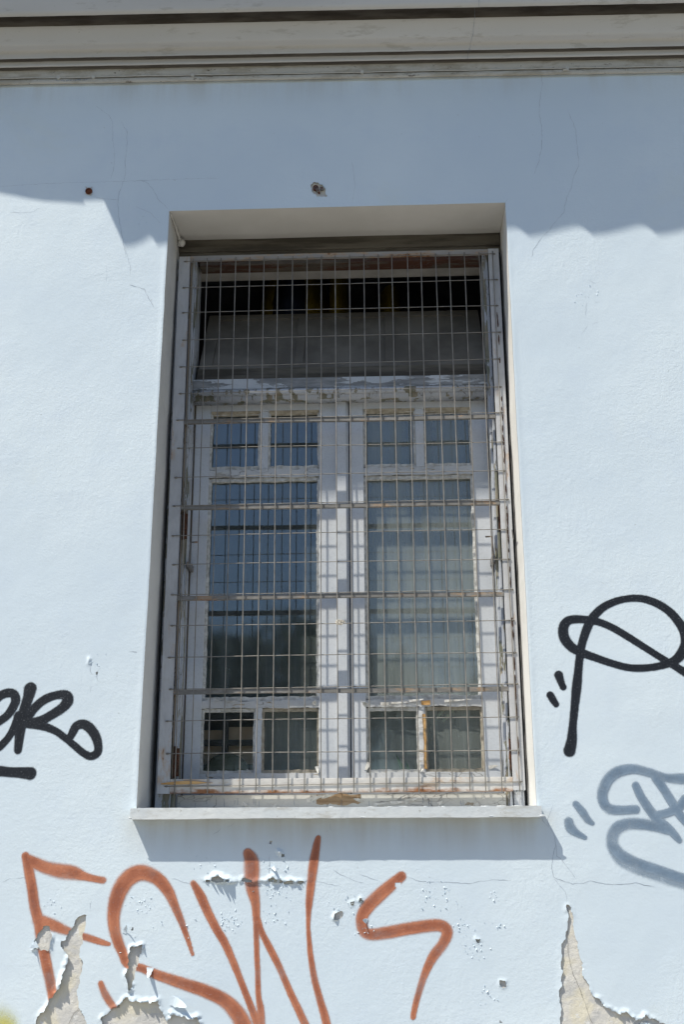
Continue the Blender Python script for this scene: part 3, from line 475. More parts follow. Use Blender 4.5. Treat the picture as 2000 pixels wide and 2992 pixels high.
# broken edge of the paint skin round every hole
E_ = np.concatenate([Qw[:, [0, 1]], Qw[:, [1, 2]], Qw[:, [2, 3]], Qw[:, [3, 0]]]); Es = np.sort(E_, 1)
key = Es[:, 0].astype(np.int64)*len(V)+Es[:, 1]; u_, inv, cnt = np.unique(key, return_inverse=True, return_counts=True)
be = E_[cnt[inv] == 1]; near = (SD2.ravel()[be] < 1e-6).all(1); be = be[near]
nV = len(be); A_ = V[be[:, 0]]; B_ = V[be[:, 1]]
bk = np.array([0, .0024, 0]); Vr = np.concatenate([A_, B_, B_+bk, A_+bk]); ar = np.arange(nV)
np_mesh('broken_render_edge', Vr, np.stack([ar, ar+nV, ar+2*nV, ar+3*nV], 1), M_rim, wall, smooth=False)
# bare plaster seen in the holes
gx = np.array(lines(XL, XR, .008)); gz = np.array(lines(ZB, 2.3, .008)); GX, GZ = np.meshgrid(gx, gz)
GY = .0042-.0010*vnoise(GX, GZ, .05, 9, 3)
gi = np.arange(GX.size).reshape(GX.shape); gq = np.stack([gi[:-1, :-1], gi[:-1, 1:], gi[1:, 1:], gi[1:, :-1]], -1).reshape(-1, 4)
gm = ~((np.abs((GX[:-1, :-1]+GX[1:, 1:])/2) < .60) & ((GZ[:-1, :-1]+GZ[1:, 1:])/2 > 1.80)).ravel()
np_mesh('bare_plaster', np.stack([GX.ravel(), GY.ravel(), GZ.ravel()], -1), gq[gm], M_bare, wall)
b = MB()
b.poly([(XL, .005, 2.29), (-.61, .005, 2.29), (-.61, .005, 3.84), (XL, .005, 3.84)], [(0, 1, 2, 3)])
b.poly([(XR, .005, 2.29), (.61, .005, 2.29), (.61, .005, 3.84), (XR, .005, 3.84)], [(0, 1, 2, 3)])
b.poly([(XL, .005, 3.82), (XR, .005, 3.82), (XR, .005, 4.34), (XL, .005, 4.34)], [(0, 1, 2, 3)])
b.build('bare_plaster', M_bare, wall)
# the wall beyond the detailed stretch, and the masonry core
for (a0, a1, c0, c1) in ((-5, XL, 0, 4.4), (XR, 5, 0, 4.4), (XL, XR, 0, ZB)):
    b = MB(); b.box(a0, a1, 0, .06, c0, c1); b.build('wall_panel', M_wall, wall)
for (a0, a1, c0, c1) in ((-5, -.62, 1.0, 4.5), (.62, 5, 1.0, 4.5), (-.62, .62, 3.83, 4.5), (-.62, .62, 0, 1.79), (-5, -.62, 0, 1.0), (.62, 5, 0, 1.0)):
    b = MB(); b.box(a0, a1, .062 if abs(a0) > .7 and c1 <= 1.0 else .012, .33, c0, c1); b.build('masonry', M_lintel, wall)
# reveals (grids, with a plastered, slightly rounded arris)
def reveal(name, kind):
    ys = np.array([-.0008, .0008, .003, .007, .015, .03, .06, .09, .12, .15, .18, .22]); n = len(ys)
    if kind == 'top': s = np.array(lines(-HX, HX, .012))
    else: s = zs[(zs >= HZ0-1e-6) & (zs <= HZ1+1e-6)]
    S_, Yy = np.meshgrid(s, ys); wv = .0016*vnoise(S_, Yy, .13, 12+len(name), 3)*np.clip(Yy/.02, 0, 1)
    if kind == 'top':
        xx = S_.copy(); m0 = (S_ <= -HX+1e-6); m1 = (S_ >= HX-1e-6); f0 = open_warp(np.full_like(S_, -HX), np.full_like(S_, HZ1)); f1 = open_warp(np.full_like(S_, HX), np.full_like(S_, HZ1))
        xx = f0+(S_+HX)/(2*HX)*(f1-f0); zz = HZ1+wv+.0*Yy
    else:
        sg = -1 if kind == 'left' else 1
        xx = open_warp(np.full_like(S_, sg*HX), S_)+wv; zz = S_
    V_ = np.stack([xx.ravel(), Yy.ravel(), zz.ravel()], -1)
    ii = np.arange(S_.size).reshape(S_.shape); qq = np.stack([ii[:-1, :-1], ii[:-1, 1:], ii[1:, 1:], ii[1:, :-1]], -1).reshape(-1, 4)
    return np_mesh(name, V_, qq, M_reveal, wall)
reveal('reveal', 'left'); reveal('reveal', 'right'); reveal('reveal_soffit', 'top')
# lump of plaster in the corner of the reveal
b = MB(); b.blob((-.552, .165, 3.772), (.014, .012, .014), 3, .12, 12, 8)
b.tube([(-.563, .01, 3.796), (-.5615, .06, 3.795), (-.560, .12, 3.791), (-.556, .155, 3.782)], [.003, .004, .005, .006], 6)
b.build('plaster_lump', M_reveal, wall, True)
# hairline cracks
for k, (w, pts) in enumerate(CRACKS+DEEP):
    rs = random.Random(k); P = [pts[0]]
    for i in range(len(pts)-1):
        a, c = pts[i], pts[i+1]; L = math.hypot(c[0]-a[0], c[1]-a[1]); n = max(1, int(L/.009))
        for j in range(1, n+1):
            t_ = j/n; am = 0 if j == n else .0016
            P.append((a[0]+(c[0]-a[0])*t_+rs.uniform(-am, am), a[1]+(c[1]-a[1])*t_+rs.uniform(-am, am)))
    pa = np.array(P); ry = relief(pa[:, 0], pa[:, 1]) if k < len(CRACKS) else np.full(len(pa), .0030); b = MB(); vs_ = []; fs_ = []
    for i, (x, z) in enumerate(P):
        a = P[max(i-1, 0)]; c = P[min(i+1, len(P)-1)]; L = math.hypot(c[0]-a[0], c[1]-a[1])+1e-9
        nx, nz = -(c[1]-a[1])/L, (c[0]-a[0])/L; ww = w*rs.uniform(.12, .42)*(1 if 0 < i < len(P)-1 else .2)
        vs_ += [(x-nx*ww, ry[i]-.0004, z-nz*ww), (x+nx*ww, ry[i]-.0004, z+nz*ww)]
        if i: fs_.append((2*i-2, 2*i-1, 2*i+1, 2*i))
    b.poly(vs_, fs_); b.build('crack', M_crack if k < len(CRACKS) else M_deep, wall)
# blistered, cracked scales of paint: countless, real geometry, joined
b = MB(); rs = random.Random(5)
for (bx_, bz_, Rr, n) in BLISTERS:
    for _ in range(n):
        x = bx_+rs.gauss(0, Rr*.5); z = bz_+rs.gauss(0, Rr*.36); s_ = rs.uniform(.0014, .0052); a = rs.uniform(0, 6.28)
        if abs(x) < .6 and 1.8 < z < 3.85: continue
        y0 = float(relief(np.array([x]), np.array([z]))[0])-.0001; hh = s_*rs.uniform(.25, .55); L = s_*rs.uniform(.8, 1.9)
        ca, sa = math.cos(a), math.sin(a)
        b.poly([(x-ca*L*.5, y0+.0003, z-sa*L*.5), (x+ca*L*.5, y0+.0003, z+sa*L*.5), (x+ca*L*.3-sa*s_*.5, y0-hh, z+sa*L*.3+ca*s_*.5), (x-ca*L*.2-sa*s_*.45, y0-hh*.8, z-sa*L*.2+ca*s_*.45)], [(0, 1, 2), (0, 2, 3)])
bl = b.build('paint_blisters', M_wall, wall); bl['kind'] = 'stuff'
# loose curled flakes that hang off the wall
def flake(x, z, L, w, ang, curl, seed, m=None, y=-.001, parent=None, nm='paint_flake'):
    rs = random.Random(seed); n = 7; vs_ = []; fs_ = []; ca, sa = math.cos(ang), math.sin(ang); th = .0007
    for side in (0, 1):
        for i in range(n+1):
            t_ = i/n; ww = w*(1.02-t_)**.55*rs.uniform(.72, 1.1)
            out = curl*t_*t_; al = L*(t_-.25*t_*t_*min(1, curl/L*1.2))
            for sgn in (-1, 1):
                u, v = al, sgn*ww*.5
                vs_.append((x+u*ca-v*sa, y-out-th*side-.25*abs(v)*0, z+u*sa+v*ca))
    k = 2*(n+1)
    for i in range(n):
        fs_.append((2*i, 2*i+1, 2*i+3, 2*i+2)); fs_.append((k+2*i, k+2*i+2, k+2*i+3, k+2*i+1))
        fs_.append((2*i, 2*i+2, k+2*i+2, k+2*i)); fs_.append((2*i+1, k+2*i+1, k+2*i+3, 2*i+3))
    fs_.append((0, k, k+1, 1)); fs_.append((2*n, 2*n+1, k+2*n+1, k+2*n))
    b = MB(); b.poly(vs_, fs_); return b.build(nm, m or M_wall, parent if parent is not None else wall, False)
for i, (x, z, L, w, ang, curl) in enumerate(FLAKES): flake(x, z, L, w, ang, curl, i)

# ================================================================ GRAFFITI (sprayed on the skin of the wall: same vertices, a hair proud)
def catmull(pts, n=10):
    P = [np.array(p, float) for p in pts]; out = []
    for i in range(len(P)-1):
        p0 = P[max(i-1, 0)]; p1 = P[i]; p2 = P[i+1]; p3 = P[min(i+2, len(P)-1)]
        for k in range(n):
            t_ = k/n; out.append(.5*((2*p1)+(-p0+p2)*t_+(2*p0-5*p1+4*p2-p3)*t_*t_+(-p0+3*p1-3*p2+p3)*t_**3))
    out.append(P[-1]); return np.array(out)
def graffiti(name, strokes, mat, label, lift, soft=.52):
    D_ = np.zeros(X.shape)
    for inten, pts in strokes:
        for (x, z, r) in catmull(pts, 12):
            r = max(r, .004)*1.16
            i0, i1 = np.searchsorted(xs, [x-r, x+r]); j0, j1 = np.searchsorted(zs, [z-r, z+r])
            if i1 <= i0 or j1 <= j0: continue
            d = np.hypot(X[j0:j1, i0:i1]-x, Z[j0:j1, i0:i1]-z)/r
            v = np.clip((1-d)/soft, 0, 1.35)*inten
            D_[j0:j1, i0:i1] = np.maximum(D_[j0:j1, i0:i1], v)
    for cpoly in CHIPS:
        cpx = shake(cpoly, 9); ins = np.zeros(X.shape, bool)
        for k in range(len(cpx)):
            a_, c_ = cpx[k-1], cpx[k]
            if abs(c_[1]-a_[1]) > 1e-9: ins ^= ((a_[1] > Z) != (c_[1] > Z)) & (X < (c_[0]-a_[0])*(Z-a_[1])/(c_[1]-a_[1])+a_[0])
        D_[ins] = 0
    Dm = D_.ravel()[q].max(1) > .0
    V3 = V.copy(); V3[:, 1] -= lift
    o = np_mesh(name, V3, q[keep_w & Dm], mat, None, attr=D_.ravel())
    return tag(o, label, 'graffiti')
T_ = dict(TAGS)
graffiti('graffiti_letter', T_['E'], S_brown, 'rust brown sprayed letter like an F, farthest left below the sill', .0005)
graffiti('graffiti_letter', T_['S'], S_brown, 'rust brown sprayed looping S crossing the peeled plaster, right of the F', .0007)
graffiti('graffiti_letter', T_['W'], S_brown, 'rust brown sprayed W of long diagonal strokes under the middle of the sill', .0009)
graffiti('graffiti_letter', T_['Z'], S_brown, 'rust brown sprayed zigzag S with a white chip, below the right of the sill', .0005)
graffiti('graffiti_tag', T_['blackL'], S_black, 'thick black sprayed handwriting ending in R, left of the window', .0006)
graffiti('graffiti_dash', T_['dashL'], S_black, 'short black sprayed dash under the black handwriting left of the window', .0006)
graffiti('graffiti_tag', T_['blackR'], S_black, 'thin black sprayed looping P with two ticks, right of the window', .0006)
graffiti('graffiti_tag', T_['greyR'], S_grey, 'broad grey blue sprayed tag of curls, cut by the right edge', .0006, .5)
graffiti('graffiti_tick', T_['greyT'], S_grey, 'pair of small grey blue sprayed ticks beside the right end of the sill', .0006)
graffiti('graffiti_spot', T_['yel'], S_yellow, 'soft yellow spray spot in the bottom left corner of the wall', .0005, 1.1)

# ================================================================ CORNICE
corn = empty('cornice', (0, 0, 4.32), 'moulded grey white plaster cornice running along the top of the wall', 'cornice')
TP = [(.000, .7752), (.010, .7757), (.0125, .7768), (.0128, .7806), (.0115, .7812), (.004, .7820), (.0045, .7826), (.0125, .7829), (.0145, .7840), (.0150, .7900), (.0158, .7924), (.0160, -4.40), (.0335, -4.40), (.0340, .7966), (.0355, .7970),
      (.037, .7992), (.0375, .8010), (.039, .8032), (.0395, -4.42), (.0575, -4.42), (.0580, .8074), (.0590, .8080), (.0595, .8100), (.061, .8135), (.064, .8162), (.070, .8181), (.080, .8202), (.090, .8226), (.0975, .8246), (.0985, .8252),
      (.104, .8290), (.110, .8330), (.118, .8388), (.126, .8438), (.1295, .8462), (.131, .8475), (.1315, -4.54), (.1720, -4.54), (.1728, -4.470), (.1742, -4.4585), (.1765, -4.4540), (.1800, .8608), (.1860, .8680), (.1930, .8765), (.2000, .8860), (.2040, .8930), (.2050, .9200), (.2060, .9700)]
prof = [(p_, 1.65+T_*(3.435-p_) if T_ > 0 else -T_) for p_, T_ in TP]
def extrude(name, prof, x0, x1, m, parent, amp=.0007, step=.02, seed=4, tilt=-.0125, smooth=True):
    n = int((x1-x0)/step); xs_ = np.linspace(x0, x1, n+1); P = np.array(prof); k = len(P)
    XX, KK = np.meshgrid(xs_, np.arange(k)); yy = -P[:, 0][KK]; zz = P[:, 1][KK]+tilt*XX
    yy = yy+amp*vnoise(XX, P[:, 0][KK], .05, seed, 3); zz = zz+amp*vnoise(XX, P[:, 0][KK], .045, seed+3, 3)
    V_ = np.stack([XX.ravel(), yy.ravel(), zz.ravel()], -1); ii = np.arange(XX.size).reshape(XX.shape)
    qq = np.stack([ii[:-1, :-1], ii[:-1, 1:], ii[1:, 1:], ii[1:, :-1]], -1).reshape(-1, 4)
    off = wloc(parent); V_ = V_-np.array(off)
    o = np_mesh(name, V_, qq, m, parent, smooth=smooth)
    return o
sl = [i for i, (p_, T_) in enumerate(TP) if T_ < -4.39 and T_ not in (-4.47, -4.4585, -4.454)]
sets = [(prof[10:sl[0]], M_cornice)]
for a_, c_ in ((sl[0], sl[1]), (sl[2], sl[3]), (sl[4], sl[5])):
    sets.append((prof[a_-1:c_+2], M_mortar if a_ == sl[4] else M_slotshadel))  # M_mortar is the dark groove shade colour, M_slotshadel the lighter one
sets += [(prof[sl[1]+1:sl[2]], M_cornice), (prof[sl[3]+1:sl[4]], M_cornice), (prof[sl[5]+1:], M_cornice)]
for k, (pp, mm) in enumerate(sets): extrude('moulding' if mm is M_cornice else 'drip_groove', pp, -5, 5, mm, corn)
extrude('fillet', prof[:11], -1.5, 1.5, M_fillet, corn, .0011, .006, 9, smooth=True)
extrude('fillet', prof[:11], -5, -1.5, M_fillet, corn, .0011, .05, 9); extrude('fillet', prof[:11], 1.5, 5, M_fillet, corn, .0011, .05, 9)
b = MB(); b.box(-5, 5, -.200, .32, 4.60, 4.76); b.build('core', M_cornice, corn)
# the crack that runs down through the mouldings
cp = [(p_, z_) for p_, z_ in prof if (p_ < .132 or p_ > .158) and .03 < p_ < .20][::-1]
b = MB(); rs = random.Random(3); vs_ = []; fs_ = []
for i, (p_, z_) in enumerate(cp):
    x = .497+rs.uniform(-.0012, .0012)-.0011*i+(.004 if p_ > .15 else 0); ww = .0006*rs.uniform(.6, 1.3)
    vs_ += [(x-ww, -p_-.0016, z_+-.0125*x-.0016), (x+ww, -p_-.0016, z_+-.0125*x-.0016)]
    if i: fs_.append((2*i-2, 2*i-1, 2*i+1, 2*i))
b.poly(vs_, fs_); b.build('crack', M_crack, corn)
# knocked-off patch of the fillet
b = MB(); rs = random.Random(8)
for k in range(16): b.blob((-.985+k*.007+rs.uniform(-.003, .003), -.012, 4.318+.0125*.95+rs.uniform(-.003, .002)), (rs.uniform(.003, .006), .002, rs.uniform(.0015, .003)), k, .3, 6, 5)
b.build('broken_edge', M_crack, corn)
# painted-over cable with clips, lying in the fillet
cb = empty('cable', (0, -.016, 4.330), 'thin painted-over cable clipped along the underside of the cornice', 'cable')
pts = []; rs = random.Random(11); z_ = 0
for i in range(141):
    x = -1.45+i*.02; z_ = z_*.8+rs.uniform(-.0007, .0007); pts.append((x, -.0150, 4.3285-.0125*x+z_))
b = MB(); b.tube(pts, .0019, 6); b.build('cable_run', M_rubber, cb, True)
for k, x in enumerate((-.98, -.855, -.502, .098, .813)):
    zc = 4.3270-.0125*x; b = MB(); b.tube([(x, -.012, zc), (x, -.0205, zc-.001)], .0062, 10)
    if k == 4: b.tube([(x, -.018, zc+.004), (x+.002, -.021, zc-.012)], .0032, 7); b.blob((x-.008, -.016, zc-.006), (.008, .004, .003), 2)
    b.build('cable_clip', M_rubber, cb)

# ================================================================ EAVE (above the picture: it throws the scalloped shadow)
rf = empty('roof', (0, -.3, 4.75), 'tiled roof edge above the cornice whose wavy rim shades the wall', 'roof')
b = MB(); sh = [(-5, 3.96), (-1.35, 3.915), (-1.156, 3.885), (-.998, 3.848), (-.861, 3.834), (-.8605, 3.846), (-.2, 3.848), (5, 3.85)]
vs_ = []; fs_ = []
for i, (x, s_) in enumerate(sh):
    zb = 4.677+(s_-3.845); cx_ = x-.416
    vs_ += [(cx_, -.26, zb), (cx_, -.26, 4.776), (cx_, -.235, 4.776), (cx_, -.235, zb)]
    if i:
        for k in range(4): fs_.append((4*i-4+k, 4*i-4+(k+1) % 4, 4*i+(k+1) % 4, 4*i+k))
fs_ += [(0, 1, 2, 3), (4*len(sh)-1, 4*len(sh)-2, 4*len(sh)-3, 4*len(sh)-4)]
b.poly(vs_, fs_); b.build('eave_board', M_board, rf)
b = MB(); b.poly([(x, y, z) for x in (-5, 5) for (y, z) in ((-.26, 4.782), (3.4, 6.10), (3.4, 5.97), (-.26, 4.7775))], [(0, 1, 5, 4), (1, 2, 6, 5), (2, 3, 7, 6), (3, 0, 4, 7), (0, 3, 2, 1), (4, 5, 6, 7)]); b.build('roof_slab', M_roof, rf)
wave = [(0, 0), (.12, .002), (.27, .007), (.42, .0150), (.56, .023), (.68, .0300), (.77, .032), (.84, .029), (.90, .020), (.955, .009), (1.0, .0)]
PW = .2115; X0 = .650-1.60*.34
tile_me = None; rs = random.Random(2)
for k in range(-7, 15):
    if tile_me is None:
        b = MB(); vs_ = []; fs_ = []; n = len(wave)
        for (yy, dz) in ((0, 0), (.42, .151)):
            for (u, w_) in wave: vs_.append((u*PW, yy, w_+dz))
            for (u, w_) in wave: vs_.append((u*PW, yy, w_+dz+.014))
        for i in range(n-1):
            fs_ += [(i, i+1, 2*n+i+1, 2*n+i), (n+i, 3*n+i, 3*n+i+1, n+i+1), (i, n+i, n+i+1, i+1), (2*n+i, 2*n+i+1, 3*n+i+1, 3*n+i)]
        fs_ += [(0, 2*n, 3*n, n), (n-1, 2*n-1, 4*n-1, 3*n-1)]
        b.poly(vs_, fs_); o = b.build('roof_tile', M_tile, None); tile_me = o.data; o.parent = rf
    else:
        o = bpy.data.objects.new('roof_tile', tile_me); col.objects.link(o); o.parent = rf
    x = X0+k*PW
    if x < X0-5*PW-.001: 
        bpy.data.objects.remove(o); 
        if k == -7: tile_me = tile_me
        continue
    o.location = (x, -.34+.3, 4.753-4.75+rs.uniform(-.0015, .0015)-.0025*x)
# the first, narrower tile whose side edge throws the slanting shadow
b = MB(); fw = [(-1.256, 0), (-1.225, .004), (-1.195, .016), (-1.172, .034), (-1.160, .030), (-1.147, .004), (-1.08, .004), (X0-5*PW+.002, .002)]; n = len(fw)
b.v = [(x, y, z+w_+th) for (y, z) in ((-.34, 4.754), (.08, 4.905)) for th in (0, .014) for (x, w_) in fw]
for i in range(n-1): b.f += [(i, i+1, 2*n+i+1, 2*n+i), (n+i, 3*n+i, 3*n+i+1, n+i+1), (i, n+i, n+i+1, i+1), (2*n+i, 2*n+i+1, 3*n+i+1, 3*n+i)]
b.f += [(0, 2*n, 3*n, n), (n-1, 2*n-1, 4*n-1, 3*n-1)]
b.build('roof_tile', M_tile, rf)

# ================================================================ SILL
b = MB(); n = 60
ragged_bar(b, -.592, .584, 1.794, 1.8245, -.036, .20, .0007, 3, False, .02, (1, .8))
rs = random.Random(33)
for k in range(9):
    x = rs.choice([-.592, .584, rs.uniform(-.55, .55)]); b.blob((x, -.0352, 1.795+rs.uniform(0, .003)), (rs.uniform(.003, .012), .0016, .0022), k, .35, 7, 5)
for k in range(26): b.blob((rs.uniform(-.57, .57), rs.uniform(-.0315, -.001) if k % 3 else -.002, 1.8245), (rs.uniform(.004, .014), .004, .0016), 40+k, .4, 7, 4)
o = b.build('window_sill', M_sill); tag(o, 'thin pale painted window sill slab projecting under the window', 'sill')

# ================================================================ WINDOW
win = empty('window', (0, .2, 1.83), 'old white wooden casement window with flaking paint and six-light leaves', 'window')
def part(name, m, parent, *boxes, bev=.002, smooth=False):
    b = MB()
    for bb in boxes: b.box(*bb, b=bev)
    return b.build(name, m, parent, smooth)
# outer frame, stepped
part('jamb', M_frame, win, (-.566, -.512, .186, .235, 1.8255, 3.72), (-.511, -.4990, .198, .300, 1.8255, 3.72))
part('jamb', M_frame, win, (.531, .5635, .190, .235, 1.8255, 3.72), (.5085, .530, .200, .300, 1.8255, 3.72))
part('jamb_bead', M_frame, win, (-.5120, -.5035, .180, .1975, 1.8255, 3.715)); part('jamb_bead', M_frame, win, (.5175, .5260, .182, .1995, 1.8255, 3.715))
part('head_board', M_headwood, win, (-.575, .575, .192, .27, 3.752, 3.802))
b = MB(); ragged_bar(b, -.574, .574, 3.728, 3.7515, .200, .26, .0012, 6, False); b.build('head_board', M_headwood, win)
part('head_rail', M_redrail, win, (-.491, .505, .205, .262, 3.702, 3.7275))
part('bottom_board', M_bottom, win, (-.4985, .508, .192, .2535, 1.8256, 1.8745))
# peeled area and curled paint on the bottom board
b = MB(); ragged_bar(b, -.07, .065, 1.846, 1.872, .1905, .195, .0035, 12, False, .008); b.build('bare_timber', M_barewood, win, label='brown bare timber where the paint has gone')
for i, (x, z, L, w, ang, c_) in enumerate(((-.10, 1.856, .060, .016, .25, .014), (-.055, 1.866, .045, .012, .15, .012), (.075, 1.852, .035, .014, 2.9, .010), (.10, 1.842, .045, .012, .1, .012), (.155, 1.846, .05, .013, .1, .013), (.20, 1.850, .045, .015, .25, .016), (.30, 1.842, .02, .012, .6, .006), (.41, 1.846, .022, .018, -.4, .006), (-.30, 1.85, .025, .012, -.4, .006), (-.20, 1.846, .02, .014, -1.4, .005), (-.42, 1.862, .03, .01, .1, .006), (.44, 1.856, .02, .014, 1.8, .006))):
    flake(x, z, L, w, ang, c_, 100+i, M_putty, .1915, win)
b = MB(); rs = random.Random(21)
for k in range(26):
    x = rs.uniform(-.47, .49); z0_ = rs.uniform(1.829, 1.85); L = rs.uniform(.01, .026); x1_ = x+rs.uniform(-.003, .003)
    b.poly([(x-.0007, .1912, z0_), (x+.0009, .1912, z0_), (x1_+.0005, .1912, z0_+L), (x1_-.0005, .1912, z0_+L)], [(0, 1, 2, 3)])
b.build('paint_cracks', M_crack, win)['kind'] = 'stuff'
part('gap_shade', M_shelfgap, win, (-.5765, -.5665, .21, .30, 1.8255, 3.75)); part('gap_shade', M_shelfgap, win, (.5640, .5780, .215, .30, 1.8255, 3.75))  # dark strips standing in for the shade of the deep side gaps
part('rebate', M_side, win, (-.4987, -.4935, .262, .300, 1.876, 3.20)); part('rebate', M_side, win, (.5070, .5083, .262, .300, 1.876, 3.20))
part('rebate', M_side, win, (-.5162, -.5122, .176, .1855, 1.8755, 3.7), bev=0)
# transom bar
part('transom_bar', M_trans, win, (-.4985, .508, .200, .2535, 3.224, 3.262))
b = MB(); b.tube([(-.4915, .204, 3.212), (.505, .204, 3.212)], .0115, 12); b.box(-.4985, .508, .206, .2535, 3.1875, 3.2235)
b.build('transom_moulding', M_frame, win, True)
b = MB(); b.box(-.491, .505, .225, .262, 3.2622, 3.288, .002); b.box(-.491, .505, .2365, .262, 3.2885, 3.3175, .002); b.build('transom_ledge', M_headwood, win)
# the boarded light above, tipped inwards on its lower edge
za, ya, zb, yb = 3.320, .250, 3.632, .452
def tipped(x0, x1, s0, s1, off0, off1):      # s along the leaf 0..1, off = depth behind the front face
    n_ = Vector((0, zb-za, -(yb-ya))).normalized(); vs_ = []
    for s_, of in ((s0, off0), (s1, off0), (s1, off1), (s0, off1)):
        p_ = Vector((0, ya+(yb-ya)*s_, za+(zb-za)*s_))+n_*of
        vs_ += [(x0, p_.y, p_.z), (x1, p_.y, p_.z)]
    return vs_
TB = [(0, 1, 3, 2), (2, 3, 5, 4), (4, 5, 7, 6), (6, 7, 1, 0), (0, 2, 4, 6), (1, 7, 5, 3)]
lf = MB()
for (x0, x1, s0, s1) in ((-.489, -.445, 0, 1), (.455, .510, 0, 1), (-.4449, .4549, 0, .09), (-.4449, .4549, .92, 1), (-.155, -.125, .0901, .9199), (.165, .195, .0901, .9199)): lf.poly(tipped(x0, x1, s0, s1, 0, .026), TB)
leaf = lf.build('tipped_leaf', M_sash, win)
for (x0, x1) in ((-.4448, -.1551), (-.1249, .1649), (.1951, .4548)):
    b = MB(); b.poly(tipped(x0, x1, .0902, .9198, .007, .02), TB); b.build('board_panel', M_sash, leaf)

def casement(xl, xr, gl, gr, tm, bm_, flip):
    """one leaf: outer stile, meeting stile, rails, bars, panes and putty"""
    y0, y1 = .254, .296; zt, zb_ = 3.2009, 1.8785
    body = MB()
    for bb in ((xl, gl, y0, y1, zb_, zt), (gr, xr, y0, y1, zb_, zt)): body.box(*bb, b=.0015)
    c = body.build('casement', M_stile, win)
    r = MB(); r.box(gl+.0002, gr-.0002, y0, y1, 3.1635, zt, .0015); r.build('top_rail', M_stile, c)
    r = MB(); ragged_bar(r, gl+.0002, gr-.0002, zb_, 1.9432, y0, y1, .0010, int(50+xl*10), False); r.build('bottom_rail', M_rail, c)
    for (z0_, z1_, sd_) in ((2.9218, 2.9562, 1), (2.1444, 2.1727, 2)):
        r = MB(); ragged_bar(r, gl+.0002, gr-.0002, z0_+.003, z1_-.003, y0+.004, y1, .0016, int(sd_*31+xl*10), False, .009); r.build('glazing_bar', M_rail, c)
    r = MB(); r.box(tm-.014, tm+.014, y0+.004, y1, 2.9542, 3.1633, .0015); r.build('glazing_bar', M_stile, c)
    r = MB(); ragged_bar(r, bm_-.010, bm_+.010, 1.9437, 2.1469, y0+.005, y1, .0013, int(77+xl*10), True, .009); r.build('glazing_bar', M_rail if flip else M_stile, c)
    return c
cl = casement(-.4932, 0.0328, -0.4424, -0.0663, -0.2559, -0.2589, False)
cr_ = casement(0.0363, 0.5069, 0.0833, 0.4518, 0.2759, 0.2602, True)
# the overlapping strip where the leaves meet
part('meeting_bead', M_stile, win, (-0.0077, 0.0257, .240, .2535, 1.8805, 3.199))
def pane(c, x0, x1, z0, z1, m, seed, tiltx=0.0, tiltz=0.0, putty=M_putty, pw=.007):
    y = .280; cx_, cz_ = (x0+x1)/2, (z0+z1)/2; n = 6; vs_ = []; fs_ = []; off = wloc(c)
    for j in range(n+1):
        for i in range(n+1):
            x = x0+(x1-x0)*i/n; z = z0+(z1-z0)*j/n; vs_.append((x, y+(x-cx_)*tiltx+(z-cz_)*tiltz, z))
    for j in range(n):
        for i in range(n): k = j*(n+1)+i; fs_.append((k, k+1, k+n+2, k+n+1))
    b = MB(); b.poly(vs_, fs_); o = b.build('pane', m, c)
    p = MB(); ragged_bar(p, x0-.002, x0+pw, z0, z1, .264, .2785, .0011, seed, True, .008, (0, 1)); ragged_bar(p, x1-pw, x1+.002, z0, z1, .264, .2785, .0011, seed+1, True, .008, (1, 0))
    ragged_bar(p, x0+pw, x1-pw, z0-.002, z0+pw*1.3, .263, .2785, .0016, seed+2, False, .008, (0, 1)); ragged_bar(p, x0+pw, x1-pw, z1-pw*1.1, z1+.002, .265, .2785, .0011, seed+3, False, .008, (1, 0))
    p.build('putty', putty, c)
    return o
for (c, gl, gr, tm, bm_, gs) in ((cl, -0.4424, -0.0663, -0.2559, -0.2589, (G_mid, G_mid, G_mid, G_clear, G_mid)), (cr_, 0.0833, 0.4518, 0.2759, 0.2602, (G_dusty, G_dusty, G_dusty, G_mid, G_dusty))):
    sdx = int(200+gl*1000)
    pane(c, gl, tm-.014, 2.9562, 3.1635, gs[0], sdx, .004, .006); pane(c, tm+.014, gr, 2.9562, 3.1635, gs[1], sdx+10, -.003, .004)
    pane(c, gl, gr, 2.1717, 2.9218, gs[2], sdx+20, .001, .001 if gl < 0 else .006, pw=.009)
    pane(c, gl, bm_-.010, 1.9442, 2.1444, gs[3], sdx+30, .006, -.004); pane(c, bm_+.010, gr, 1.9442, 2.1444, gs[4], sdx+40, -.006, .004, M_puttyd)
# puttied recess under the top rail: dull ochre chamfer
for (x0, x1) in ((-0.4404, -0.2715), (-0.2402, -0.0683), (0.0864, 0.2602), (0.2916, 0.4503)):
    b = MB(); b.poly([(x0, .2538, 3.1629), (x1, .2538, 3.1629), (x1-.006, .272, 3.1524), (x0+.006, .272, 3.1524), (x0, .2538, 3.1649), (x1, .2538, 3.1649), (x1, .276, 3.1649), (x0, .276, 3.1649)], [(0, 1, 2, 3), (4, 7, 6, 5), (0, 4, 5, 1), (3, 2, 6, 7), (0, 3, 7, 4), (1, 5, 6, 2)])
    b.build('chamfer', M_puttyd, cl if x0 < 0 else cr_)
